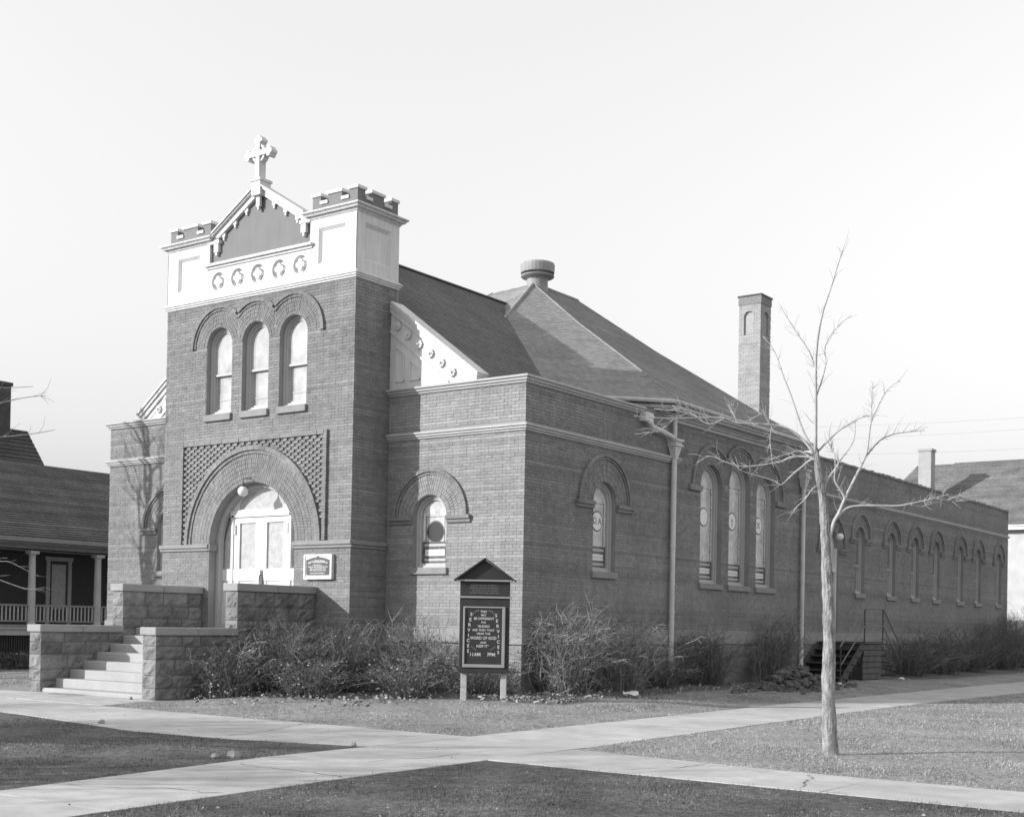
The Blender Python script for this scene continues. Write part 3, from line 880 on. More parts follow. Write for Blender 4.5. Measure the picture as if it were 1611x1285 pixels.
m = MB(); m.bar((RX, 0.2, 11.365), (RX, 9.3, 11.365), 0.16, 0.035); m.tube([(RX, 0.2, 11.385), (RX, 9.3, 11.385)], 0.035, 8); m.build('ridge_cap', M['roof_dark'], nave_roof)

A = Vector((-7.24, 10.4, 12.3)); B = Vector((-7.24, 12.95, 12.3)); Ap = Vector((-9.2, 10.85, 12.36))
F2 = Vector((-4.1, 1.75, 7.25)); F3 = Vector((0.42, 6.1, 7.33)); F4 = Vector((0.42, 14.0, 7.27)); F5 = Vector((-3.4, 17.6, 7.25))
F2m = Vector((-10.6, 1.75, 7.25)); F6 = Vector((-11.1, 17.6, 7.25)); F7 = Vector((-14.9, 14.0, 7.25)); F8 = Vector((-14.9, 6.1, 7.25)); Bp = Vector((-9.2, 12.9, 12.3))
m = MB()
def bell(p, q, t=0.36, d=0.10): r = p.lerp(q, t); r.z -= d; return r
def face(tops, bots, t=0.36, d=0.10):
    """two slopes: steeper above, flaring out below"""
    tops = [Vector(p) for p in tops]; bots = [Vector(p) for p in bots]
    mids = [bell(tops[0], bots[0], t, d), bell(tops[-1], bots[-1], t, d)]
    upv = (tops[0] + tops[-1]) / 2 - (bots[0] + bots[-1]) / 2
    up_poly = [mids[0], mids[1]] + (list(reversed(tops)) if len(tops) > 1 and (tops[0] - tops[-1]).length > 1e-4 else [tops[0]])
    course_roof(m, up_poly, upv); course_roof(m, [bots[0], bots[1], mids[1], mids[0]], upv)
face([A], [F2, F3]); face([A, B], [F3, F4]); face([B], [F4, F5]); face([Ap, A], [F2m, F2]); face([Ap], [F8, F2m]); face([Bp, Ap], [F7, F8]); face([Bp], [F6, F7]); face([B, Bp], [F5, F6])
m.add([tuple(A), tuple(B), tuple(Bp), tuple(Ap)], [(0, 1, 2, 3)])
hall_roof = m.build('hall_roof', M['roof_hall'], church)
m = MB()
for p, q in ((A, F2),):
    mid = bell(p, q)
    m.tube([p + Vector((0, 0, 0.01)), mid + Vector((0, 0, 0.01)), q + Vector((0, 0, 0.01))], 0.055, 6)
m.build('hip_roll', M['ridge'], hall_roof)
for p, q in ((A, F3), (B, F4), (Ap, F2m)):
    mid = bell(p, q); m = MB()
    m.tube([p, mid, q], 0.032, 6); m.build('hip_roll', M['roof_hall'], hall_roof)
m = MB(); m.tube([A, B], 0.07, 8); m.build('ridge_roll', M['roof_hall'], hall_roof)
# eaves of the hall: box cornice and gutter
m = MB()
E3, E4 = Vector((0.0, 6.25, 0)), Vector((0.0, 14.55, 0))
for n, z0, z1 in [(0.06, 6.84, 6.92), (0.12, 6.92, 6.98), (0.17, 6.98, 7.04), (0.36, 7.04, 7.10), (0.42, 7.10, 7.19)]:
    m.box((-0.2, 6.25 - n * 0.3, z0), (n, 14.55 + n * 0.2, z1))
    # the canted eave going back behind the front block
    a = Vector((n, 6.25 - n * 0.3, 0)); d = Vector((-4.5, -4.35, 0)).normalized(); q = a + d * 1.9; nn = Vector((-0.7, 0.7, 0))
    m.add([(a.x, a.y, z0), (q.x, q.y, z0), (q.x, q.y, z1), (a.x, a.y, z1), (a.x - 0.3, a.y + 0.3, z0), (q.x - 0.3, q.y + 0.3, z0), (q.x - 0.3, q.y + 0.3, z1), (a.x - 0.3, a.y + 0.3, z1)],
          [(0, 1, 2, 3), (4, 5, 6, 7), (0, 1, 5, 4), (3, 2, 6, 7), (0, 3, 7, 4), (1, 2, 6, 5)])
m.build('eaves_cornice', M['tin'], church, bevel=0.012)
m = MB()
g = [(0.44, 5.9, 7.25), (0.46, 6.15, 7.25), (0.46, 10, 7.22), (0.46, 14.6, 7.20)]
m.tube(g, 0.06, 8); m.tube([(0.44, 5.95, 7.25), (-0.9, 4.65, 7.26)], 0.06, 8)
m.build('gutter', M['tin'], church)
# flat rear roof
m = MB(); m.add([(-0.3, 14.9, 6.72), (-14.2, 14.9, 6.72), (-14.2, 37.5, 6.72), (-0.3, 37.5, 6.72)], [(0, 1, 2, 3)])
m.box((-14.5, 37.4, 6.7), (-0.0, 37.69, 7.0)); m.box((-14.49, 15.0, 6.7), (-14.2, 37.6, 7.0)); m.box((-0.3, 15.0, 6.7), (-0.005, 37.6, 6.985))
m.build('rear_roof', M['roof_dark'], church)
# ventilator
m = MB()
vc = (-7.24, 10.62, 12.3)
m.lathe(vc, [(r * 0.84, z * 0.90) for r, z in [(0.40, -0.35), (0.40, 0.22), (0.43, 0.24), (0.60, 0.27), (0.64, 0.30), (0.64, 0.33), (0.50, 0.345), (0.50, 0.41), (0.64, 0.425), (0.655, 0.70), (0.63, 0.76), (0.30, 0.83), (0.10, 0.90), (0.001, 0.91)]], 28)
m.build('ventilator', M['vent_tin'], church, smooth=False)
# chimney
CHX0, CHX1, CHY0, CHY1 = -4.80, -3.95, 20.0, 20.85
m = MB()
FC = Fr((0, CHY0, 0), (1, 0, 0), (0, -1, 0)); FC2 = Fr((CHX1, 0, 0), (0, 1, 0), (1, 0, 0))
for f_, a_, b_, c_ in ((FC, CHX0, CHX1, -4.40), (FC2, CHY0, CHY1, 20.44)):
    h_ = arch_outline(c_, 0.2, 12.2, 12.86, 14)
    f_.poly(m, [(a_, 6.6), (b_, 6.6), (b_, 13.58), (a_, 13.58)], 0, [h_]); f_.rim(m, h_, 0.012, -0.055); f_.poly(m, h_, -0.055)
m.box((CHX0, CHY1 - 0.02, 6.6), (CHX1 - 0.002, CHY1, 13.57)); m.box((CHX0, CHY0 + 0.002, 6.6), (CHX0 + 0.02, CHY1 - 0.021, 13.57))
ch = m.build('chimney', M['chimney'], church)
FC = Fr((0, CHY0, 0), (1, 0, 0), (0, -1, 0)); FC2 = Fr((CHX1, 0, 0), (0, 1, 0), (1, 0, 0))
ni = dict(c=-4.40, hw=0.20, z0=12.2, sp=12.86, R=0.2)
m = MB(); lay_bricks(FC, m, CHX0, CHX1 + 0.012, 8.0, 13.3, [ni], proud=0.012, joint=0.012)
lay_bricks(FC2, m, CHY0, CHY1, 8.0, 13.3, [dict(c=20.44, hw=0.2, z0=12.2, sp=12.86, R=0.2)], proud=0.012, joint=0.012)
m.build('chimney_bricks', M['chimney'], ch, kind='stuff')
m = MB(); lay_bricks(FC, m, CHX0 - 0.02, CHX1 + 0.04, 13.3, 13.58, (), proud=0.04, joint=0.01); lay_bricks(FC2, m, CHY0 - 0.03, CHY1, 13.3, 13.58, (), proud=0.04, joint=0.01)
m.build('collar_bricks', M['sillstone'], ch, kind='stuff')
m = MB(); m.box((CHX0 - 0.05, CHY0 - 0.06, 13.58), (CHX1 + 0.06, CHY1 + 0.05, 13.64)); m.build('chimney_cap', M['sooty'], ch)

# --- windows
def sash(mb, fr, outline, w, n0, n1):
    """a frame of width w round an arch outline"""
    k = len(outline)
    cx = (outline[0][0] + outline[1][0]) / 2
    inn = []
    for (u, z) in outline: inn.append((u, z))
    hw = abs(outline[1][0] - cx); sp = outline[2][1]; z0 = outline[0][1]
    seg = k - 3
    inn = arch_outline(cx, hw - w, z0 + w, sp, seg)
    vs = [fr.P(p[0], n1, p[1]) for p in outline] + [fr.P(p[0], n1, p[1]) for p in inn] + [fr.P(p[0], n0, p[1]) for p in inn] + [fr.P(p[0], n0, p[1]) for p in outline]
    fs = []
    for i in range(k):
        j = (i + 1) % k
        fs += [(i, j, k + j, k + i), (k + i, k + j, 2 * k + j, 2 * k + i), (i, j, 3 * k + j, 3 * k + i)]
    mb.add(vs, fs)

def window(fr, o, kind, sill_dz=0.16, sill_w=0.12, fr_mat='frame', sill_mat='sillstone', text=None, lead_scale=1.0):
    rev = o['rev']
    m = MB()
    ol = arch_outline(o['c'], o['hw'] - 0.002, o['z0'], o['sp'], 18)
    sash(m, fr, ol, 0.055, -rev + 0.0, -rev + 0.10)
    ol2 = arch_outline(o['c'], o['hw'] - 0.056, o['z0'] + 0.056, o['sp'], 18)
    sash(m, fr, ol2, 0.05, -rev - 0.03, -rev + 0.05)
    w = m.build('window', M[fr_mat], church)
    m = MB()
    fr.box(m, o['c'] - o['hw'] - sill_w, o['c'] + o['hw'] + sill_w, -rev, 0.075, o['z0'] - sill_dz, o['z0'] - 0.002)
    m.build('sill', M[sill_mat], w, bevel=0.012)
    ih = o['hw'] - 0.10
    zr = o['z0'] + 0.11
    pn = -rev - 0.01
    if kind == 'double_hung':
        zm = o['z0'] + 0.60 * (o['sp'] - o['z0']) if fr is FT else o['z0'] + 0.42 * (o['sp'] + o['hw'] - o['z0'])
        m = MB(); fr.poly(m, arch_outline(o['c'], ih, zm, o['sp'], 18), pn + 0.02); m.build('pane', M['blind' if fr is FT else 'glass_dark'], w)
        m = MB(); fr.poly(m, [(o['c'] - ih, zr), (o['c'] + ih, zr), (o['c'] + ih, zm), (o['c'] - ih, zm)], pn - 0.035); m.build('pane', M['blind' if fr is FT else 'glass_dark'], w)
        m = MB(); fr.box(m, o['c'] - ih, o['c'] + ih, pn - 0.03, pn + 0.05, zm - 0.03, zm + 0.025)
        fr.box(m, o['c'] - ih, o['c'] - ih + 0.045, pn - 0.034, pn + 0.0, zr, zm - 0.03); fr.box(m, o['c'] + ih - 0.045, o['c'] + ih, pn - 0.034, pn + 0.0, zr, zm - 0.03); fr.box(m, o['c'] - ih, o['c'] + ih, pn - 0.034, pn + 0.001, zr, zr + 0.05)
        m.build('sash_rail', M[fr_mat], w)
        if fr is FT:
            zh = zr + random.uniform(0.20, 0.34)
            m = MB(); fr.box(m, o['c'] - ih + 0.05, o['c'] + ih - 0.05, pn - 0.034, pn - 0.022, zh, zh + 0.022); m.build('blind_hem', M['frame'], w)
    else:
        m = MB(); fr.poly(m, arch_outline(o['c'], ih, zr, o['sp'], 18), pn); m.build('pane', M['stained'], w)
        # leading: border beads, a round medallion, an inscription box at the foot
        zb = zr + 0.50
        m = MB()
        fr.poly(m, [(o['c'] - ih, zr), (o['c'] + ih, zr), (o['c'] + ih, zb), (o['c'] - ih, zb)], pn + 0.004)
        m.build('lower_pane', M['stained_dark'], w)
        m = MB()
        fr.box(m, o['c'] - ih * 0.74, o['c'] + ih * 0.74, pn + 0.002, pn + 0.010, zr + 0.17, zr + 0.32)
        m.build('inscription_pane', M['medal'], w)
        m = MB()
        x = -ih * 0.66
        while x < ih * 0.66:
            ww = random.uniform(0.02, 0.05); fr.box(m, o['c'] + x, o['c'] + x + ww * 0.5, pn + 0.009, pn + 0.0125, zr + 0.21, zr + 0.28); x += ww + 0.012
        for zz in (zr + 0.42, zr + 0.08):
            fr.box(m, o['c'] - ih * 0.8, o['c'] + ih * 0.8, pn + 0.004, pn + 0.008, zz - 0.03, zz + 0.03)
        m.build('inscription', M['frame'], w)
        m = MB()
        n = 14
        for i in range(n):
            zz = zb + 0.08 + (o['sp'] - zb) * i / n
            for s in (-1, 1):
                c = circle(o['c'] + s * (ih - 0.06), zz, 0.022, 6); fr.solid(m, c, pn, pn + 0.008)
        m.build('border_bead', M['medal'], w, kind='stuff')
        m = MB()
        for s in (-1, 1): fr.box(m, o['c'] + s * (ih - 0.115) - 0.006, o['c'] + s * (ih - 0.115) + 0.006, pn, pn + 0.009, zb, o['sp'])
        for zz in (zb, o['sp']): fr.box(m, o['c'] - ih, o['c'] + ih, pn, pn + 0.0075, float(zz) - 0.005, float(zz) + 0.005)
        m.build('lead', M['frame_dark'], w)
        zc = text['z']
        m = MB(); fr.solid(m, circle(o['c'], zc, text['r'] + 0.03, 24), pn, pn + 0.006); m.build('medallion_ring', M['frame_dark'], w)
        m = MB(); fr.solid(m, circle(o['c'], zc, text['r'], 24), pn, pn + 0.012); m.build('medallion', M[text['m']], w)
        if text.get('s'):
            lettering(fr, text['s'], o['c'], zc, text['size'], pn + 0.015, M[text.get('lm', 'emblem')], w, 'emblem')
    return w

def lettering(fr, s, u, z, size, n, material, parent, name='lettering', align='CENTER', ang=0.0, xs=1.0, extr=0.003):
    c = bpy.data.curves.new(name, 'FONT'); c.body = s; c.size = size; c.align_x = align; c.align_y = 'CENTER'; c.extrude = extr; c.offset = size * 0.014
    c.resolution_u = 3
    c.materials.append(material)
    tmp = bpy.data.objects.new('lettering', c)
    me = bpy.data.meshes.new_from_object(tmp)
    bpy.data.objects.remove(tmp); bpy.data.curves.remove(c)
    o = bpy.data.objects.new(name, me); COL.objects.link(o); o.parent = parent
    p = fr.P(u, n, z)
    ux, nn = fr.u, fr.n
    R = Matrix((( ux.x, 0, nn.x), (ux.y, 0, nn.y), (0, 1, 0))).to_4x4()
    R = R @ Matrix.Rotation(ang, 4, 'Z') @ Matrix.Diagonal((xs, 1, 1, 1))
    o.matrix_parent_inverse = Matrix.Identity(4)
    mw = Matrix.Translation(p) @ R
    pl = Vector((0, 0, 0))
    q = parent
    while q is not None:
        pl += q.location; q = q.parent
    o.matrix_basis = Matrix.Translation(-pl) @ mw
    return o

for o in TWIN: window(FT, o, 'double_hung', sill_w=0.03, sill_dz=0.17)
window(FW, FWIN_R, 'stained', text=dict(z=3.62, r=0.23, m='medal_dark'), sill_w=0.07)
window(FW, FWIN_L, 'stained', text=dict(z=3.62, r=0.23, m='medal_dark'), sill_w=0.07)
window(FS, SW1, 'stained', text=dict(z=4.02, r=0.22, m='medal', s='\u03a9 A', size=0.22), sill_w=0.07)
for o, s in zip(HW, ('', '\u2020', 'X')):
    window(FS, o, 'stained', text=dict(z=4.55, r=0.23, m='medal', s=s, size=0.26), sill_w=0.06)
for o in RW: window(FS, o, 'double_hung', sill_w=0.06)

# --- entrance doorway
DN = 0.38                                            # depth of the door wall behind the tower front
m = MB()
ol = arch_outline(ARCH['c'], 1.50, 1.25, 3.36, 26)
sash(m, FT, ol, 0.10, -DN, -0.22)
doorway = m.build('doorway', M['frame'], church)
DX = -7.33
m = MB()
NB = -DN
# white timber screen: everything but the glass
def wbox(u0, u1, z0, z1, n=0.0): FT.box(m, u0, u1, NB - 0.05, NB + 0.03 + n, z0, z1)
wbox(DX - 1.40, DX - 1.36, 1.27, 2.75); wbox(DX + 1.36, DX + 1.40, 1.27, 2.75)
wbox(DX - 1.06, DX - 0.985, 1.27, 4.10, 0.02); wbox(DX + 0.985, DX + 1.06, 1.27, 4.10, 0.02)
wbox(DX - 1.10, DX + 1.10, 4.05, 4.22, 0.02)
wbox(DX - 1.36, DX - 1.06, 1.27, 1.9); wbox(DX + 1.06, DX + 1.36, 1.27, 1.9)
wbox(DX - 1.38, DX - 1.06, 2.46, 2.76, 0.012); wbox(DX + 1.06, DX + 1.38, 2.46, 2.76, 0.012)
wbox(DX - 1.35, DX - 1.06, 1.9, 2.46, -0.015); wbox(DX + 1.06, DX + 1.35, 1.9, 2.46, -0.015)
# spandrel of the screen round the transom light
tr = [(DX - 0.80, 4.24), (DX + 0.80, 4.24), (DX + 0.80, 4.36)] + [(DX + 0.80 * math.cos(t) , 4.36 + 0.34 * math.sin(t)) for t in np.linspace(0.15, math.pi - 0.15, 14)] + [(DX - 0.80, 4.36)]
out = arch_outline(ARCH['c'], 1.41, 4.22, 3.36, 26)
arc_pts = [(ARCH['c'] + 1.41 * math.cos(t), 3.36 + 1.41 * math.sin(t)) for t in np.linspace(math.asin(0.86 / 1.41), math.pi - math.asin(0.86 / 1.41), 20)]
FT.poly(m, arc_pts, NB + 0.015, [tr]); FT.rim(m, tr, NB + 0.015, NB - 0.05)
m.build('door_screen', M['white'], doorway)
m = MB(); FT.poly(m, arch_outline(ARCH['c'], 1.49, 1.2, 3.36, 26), NB - 0.06); m.build('screen_back', M['frame'], doorway)
m = MB(); FT.poly(m, tr, NB - 0.02); m.build('transom_pane', M['glass_door'], doorway)
m = MB()
for s in (-1, 1):
    a, b = DX + s * 1.06, DX + s * 1.37
    top = [(min(a, b), 2.76), (max(a, b), 2.76), (max(a, b), 4.15 if s < 0 else 3.45), (min(a, b), 3.45 if s < 0 else 4.15)]
    FT.poly(m, top, NB - 0.02)
m.build('side_pane', M['glass_door'], doorway)
m = MB()
for s in (-1, 1):
    FT.box(m, DX + s * 0.93 - 0.03, DX + s * 0.93 + 0.03, NB, NB + 0.05, 3.62, 3.86)
m.build('hinge', M['frame'], doorway)
for s in (-1, 1):
    m = MB()
    a, b = (DX - 0.985, DX - 0.006) if s < 0 else (DX + 0.006, DX + 0.985)
    g0, g1 = a + 0.21, b - 0.19 if s < 0 else b - 0.21
    if s > 0: g0 = a + 0.19
    n = 0.0
    FT.box(m, a, g0, NB - 0.05, NB + 0.02, 1.28, 4.03); FT.box(m, g1, b, NB - 0.05, NB + 0.02, 1.28, 4.03)
    FT.box(m, g0, g1, NB - 0.05, NB + 0.02, 3.90, 4.03); FT.box(m, g0, g1, NB - 0.05, NB + 0.02, 2.46, 2.76)
    FT.box(m, a - 0.0 if s > 0 else a - 0.02, b, NB - 0.0, NB + 0.035, 2.47, 2.745)
    FT.box(m, g0, g1, NB - 0.05, NB + 0.0, 1.45, 2.46); FT.box(m, g0, g1, NB - 0.05, NB + 0.02, 1.28, 1.45)
    m.build('door_leaf', M['white'], doorway)
    m = MB(); FT.poly(m, [(g0, 2.76), (g1, 2.76), (g1, 3.90), (g0, 3.90)], NB - 0.02); m.build('door_pane', M['glass_door'], doorway)
m = MB()
FT.box(m, DX + 0.02, DX + 0.10, NB + 0.03, NB + 0.05, 2.22, 2.72); m.tube([FT.P(DX + 0.06, NB + 0.05, 2.35), FT.P(DX + 0.06, NB + 0.11, 2.38), FT.P(DX + 0.06, NB + 0.11, 2.58), FT.P(DX + 0.06, NB + 0.05, 2.61)], 0.014, 6)
m.build('door_handle', M['frame_dark'], doorway)
# side door
m = MB()
FS.box(m, SD['c'] - 0.60, SD['c'] - 0.50, -0.2, -0.05, 1.17, 4.2); FS.box(m, SD['c'] + 0.50, SD['c'] + 0.60, -0.2, -0.05, 1.17, 4.2); FS.box(m, SD['c'] - 0.5, SD['c'] + 0.5, -0.2, -0.06, 3.42, 3.55)
FS.poly(m, arch_outline(SD['c'], 0.598, 3.55, 4.2, 18), -0.15)
sdoor = m.build('side_doorway', M['white'], church)
m = MB()
FS.box(m, SD['c'] - 0.5, SD['c'] + 0.5, -0.2, -0.14, 1.17, 3.42)
for z0, z1 in ((1.35, 2.15), (2.3, 3.3)):
    FS.box(m, SD['c'] - 0.38, SD['c'] + 0.38, -0.14, -0.125, z0, z1)
m.build('door_leaf', M['frame'], sdoor)

# --- downspouts with leader heads
def leader(y, ztop, zbot):
    m = MB()
    m.lathe((0.13, y, 0), [(0.07, zbot - 0.20), (0.09, zbot), (0.16, zbot + 0.20)], 4)
    prof = [(0.26, zbot + 0.20, zbot + 0.24), (0.22, zbot + 0.24, ztop - 0.05), (0.27, ztop - 0.05, ztop)]
    for w, z0, z1 in prof: m.box((0.012, y - w * 0.72, z0), (w + 0.03, y + w * 0.72, z1))
    m.add([(0.02, y - 0.16, zbot + 0.2), (0.25, y - 0.16, zbot + 0.2), (0.25, y + 0.16, zbot + 0.2), (0.02, y + 0.16, zbot + 0.2), (0.05, y - 0.07, zbot - 0.1), (0.19, y - 0.07, zbot - 0.1), (0.19, y + 0.07, zbot - 0.1), (0.05, y + 0.07, zbot - 0.1)],
          [(0, 1, 5, 4), (1, 2, 6, 5), (2, 3, 7, 6), (3, 0, 4, 7), (4, 5, 6, 7)])
    for dy in (-0.06, 0.06):
        m.box((0.255, y + dy - 0.025, zbot + 0.28), (0.265, y + dy + 0.025, ztop - 0.09))
    return m
m = MB()
y = 6.48
m.tube([(0.12, y, 5.9), (0.12, y, 3.6)], 0.07, 10); m.tube([(0.12, y, 3.6), (0.12, y, 1.9), (0.12, y, 0.1)], 0.066, 10)
m.tube([(0.12, y, 3.57), (0.12, y, 3.63)], 0.08, 10); m.tube([(0.12, y, 1.87), (0.12, y, 1.93)], 0.08, 10)
m.tube([(0.16, y, 7.05), (0.13, y, 6.8), (0.13, y, 6.3)], 0.055, 10)
m.tube([(0.10, 5.05, 6.72), (0.20, 5.08, 6.62), (0.20, 5.2, 6.52), (0.18, 5.7, 6.48), (0.16, 6.35, 6.40)], 0.062, 10)
m.box((0.0, 4.86, 6.64), (0.2, 5.24, 6.86))
ds = m.build('downspout', M['pipe'], church, smooth=False)
leader(y, 6.36, 5.98).build('leader_head', M['pipe'], ds)
m = MB(); y = 14.72
m.tube([(0.12, y, 5.9), (0.12, y, 0.62), (0.14, y - 0.06, 0.42), (0.22, y - 0.3, 0.24), (0.30, y - 0.62, 0.14)], 0.066, 10)
m.tube([(0.2, y, 7.0), (0.13, y, 6.8), (0.13, y, 6.3)], 0.055, 10); m.tube([(0.12, y, 3.0), (0.12, y, 3.06)], 0.08, 10)
ds = m.build('downspout', M['pipe'], church)
leader(y, 6.45, 6.0).build('leader_head', M['pipe'], ds)

# ------------------------------------------------------------------ plaque and lamps on the church
pq = thing('wall_plaque', (-4.94, TY, 2.48), 'white framed plaque with dark arched lettering board beside the front arch', 'plaque')
PXc = -4.93
m = MB()
u0, u1, z0, z1 = -5.38, -4.48, 2.47, 3.05
FT.box(m, u0, u1, 0.012, 0.085, z0, z1)
FT.box(m, u0, u1, 0.085, 0.105, z0, z0 + 0.05); FT.box(m, u0, u1, 0.085, 0.105, z1 - 0.04, z1); FT.box(m, u0, u0 + 0.05, 0.085, 0.105, z0 + 0.05, z1 - 0.04); FT.box(m, u1 - 0.05, u1, 0.085, 0.105, z0 + 0.05, z1 - 0.04)
m.build('plaque_frame', M['plaque_frame'], pq)
m = MB()
bo = [(u0 + 0.08, z0 + 0.12), (u0 + 0.10, z0 + 0.095), (u1 - 0.10, z0 + 0.095), (u1 - 0.08, z0 + 0.12), (u1 - 0.08, z1 - 0.13)] + [(PXc + dx, z1 - 0.065 - 0.065 * (dx / 0.36) ** 2) for dx in (0.30, 0.2, 0.1, 0.05)] + [(PXc + 0.02, z1 - 0.045), (PXc - 0.02, z1 - 0.045)] + [(PXc + dx, z1 - 0.065 - 0.065 * (dx / 0.36) ** 2) for dx in (-0.05, -0.1, -0.2, -0.30)] + [(u0 + 0.08, z1 - 0.13)]
FT.solid(m, bo, 0.086, 0.094)
board = m.build('plaque_board', M['plaque'], pq)
m = MB()
def scribble(fr, mb, ua, ub, z, h, n, curve=0.0):
    """worn, unreadable lettering: rows of small strokes"""
    u = ua
    while u < ub - 0.008:
        L = random.uniform(0.05, 0.16); e = min(u + L, ub)
        x = u
        while x < e:
            w = random.uniform(0.008, 0.016)
            zz = z - curve * (((x - (ua + ub) / 2) / ((ub - ua) / 2)) ** 2)
            hh = h * random.choice((1, 1, 0.8, 0.65))
            fr.box(mb, x, x + w, n, n + 0.003, zz - h / 2, zz - h / 2 + hh); x += w + 0.005
        u = e + 0.02
for ua, ub, dz, h, cv in ((-0.31, 0.31, 0.43, 0.052, 0.055), (-0.17, 0.16, 0.395, 0.03, 0), (-0.15, 0.15, 0.33, 0.028, 0), (-0.31, 0.31, 0.29, 0.03, 0), (-0.25, 0.25, 0.245, 0.03, 0), (-0.25, 0.27, 0.205, 0.03, 0), (-0.24, 0.22, 0.14, 0.028, 0)):
    scribble(FT, m, PXc + ua, PXc + ub, z0 + dz, h, 0.0945, cv)
m.build('worn_lettering', M['letter'], board, kind='stuff')

def globe(loc, label, r, arm):
    t = thing('globe_lamp', loc, label, 'lamp', 'globe lamps over the doors')
    x, y, z = loc
    m = MB(); m.ball((x, y, z), r); m.build('globe', M['globe'], t, smooth=True)
    m = MB(); m.lathe((x, y, z + r - 0.012), [(0.05, 0), (0.055, 0.03), (0.03, 0.05), (0.022, 0.10)], 10); m.build('fitter', M['iron'], t)
    m = MB(); m.tube(arm, 0.013, 6); m.build('bracket', M['iron'], t)
globe((-7.33, -1.50, 4.61), 'white globe lamp hanging in front of the big entrance arch', 0.125, [(-7.33, -1.50, 4.80), (-7.33, -1.50, 4.92), (-7.33, -1.2, 4.95)])
globe((0.55, 16.6, 4.50), 'white globe lamp on a bracket over the side door behind the young tree', 0.12, [(0.55, 16.6, 4.68), (0.55, 16.6, 4.98), (0.0, 16.9, 4.98)])
m = MB()

# ------------------------------------------------------------------ front steps with rock-faced stone cheek walls
steps = thing('entrance_steps', (-7.22, -3.5, -0.2), 'wide concrete steps between stepped rock-faced stone walls before the arched door', 'steps')
XL0, XL1, XR0, XR1 = -9.42, -8.99, -5.46, -5.03
tops = [0.10, 0.295, 0.49, 0.685, 0.88, 1.075, 1.26]
for i, z in enumerate(tops):
    y0 = -5.46 + 0.36 * i
    y1 = y0 + 0.40 if i < 6 else TY - 0.02
    k = MB(); k.box((XL1 + 0.005, y0, z - 0.215), (XR0 - 0.005, y1, z)); k.build('step', M['step'], steps, bevel=0.018)
k = MB(); k.box((XL1 - 0.03, -5.80, -0.30), (XR0 + 0.03, -5.40, -0.105)); k.build('step', M['step'], steps, bevel=0.03)
k = MB(); k.box((XL1 + 0.01, -5.0, -0.3), (XR0 - 0.01, TY - 0.03, 0.05)); k.build('stair_core', M['step'], steps)
k = MB(); FT.box(k, ARCH['c'] - 1.49, ARCH['c'] + 1.49, -DN - 0.05, 0.02, 1.14, 1.262); k.build('threshold', M['step'], steps)

def rock_block(x0, x1, y0, y1, z0, z1, sides, amp=0.045, n=5):
    """a rock-faced stone: pitched margins, rough bulging face; sides: subset of '+x','-y','-x'"""
    m = MB(); tone = random.random()
    g = 0.006
    x0 += g; x1 -= g; y0 += g; y1 -= g; z0 += g; z1 -= g
    def facegrid(P, Nrm, la, lb):
        na = max(3, min(9, int(la / 0.07))); nb = max(3, min(5, int(lb / 0.06)))
        vs = []; 
        ph = [random.uniform(0, 6) for _ in range(6)]
        for j in range(nb + 1):
            for i in range(na + 1):
                a, b = i / na, j / nb
                e = min(1, min(a, 1 - a) * la / 0.045) * min(1, min(b, 1 - b) * lb / 0.045)
                d = e * (0.35 * amp + amp * (0.55 * math.sin(ph[0] + a * la * 14) * math.sin(ph[1] + b * lb * 17) + 0.5 * random.uniform(-0.6, 1)))
                vs.append(tuple(P(a, b) + Nrm * d))
        fs = [(j * (na + 1) + i, j * (na + 1) + i + 1, (j + 1) * (na + 1) + i + 1, (j + 1) * (na + 1) + i) for j in range(nb) for i in range(na)]
        m.add(vs, fs, tone)
    V = Vector
    rng_state = None
    if '-y' in sides: facegrid(lambda a, b: V((x0 + (x1 - x0) * a, y0, z0 + (z1 - z0) * b)), V((0, -1, 0)), x1 - x0, z1 - z0)
    if '+x' in sides: facegrid(lambda a, b: V((x1, y0 + (y1 - y0) * a, z0 + (z1 - z0) * b)), V((1, 0, 0)), y1 - y0, z1 - z0)
    if '-x' in sides: facegrid(lambda a, b: V((x0, y0 + (y1 - y0) * a, z0 + (z1 - z0) * b)), V((-1, 0, 0)), y1 - y0, z1 - z0)
    na = max(3, min(9, int((y1 - y0) / 0.07)))
    for zz in (z0, z1):
        for i in range(na):
            ya_, yb_ = y0 + (y1 - y0) * i / na, y0 + (y1 - y0) * (i + 1) / na
            m.add([(x0, ya_, zz), (x1, ya_, zz), (x1, yb_, zz), (x0, yb_, zz)], [(0, 1, 2, 3)], tone)
    return m
def weld(o):
    bm = bmesh.new(); bm.from_mesh(o.data); bmesh.ops.remove_doubles(bm, verts=bm.verts, dist=0.0008); bm.to_mesh(o.data); bm.free()
    return o
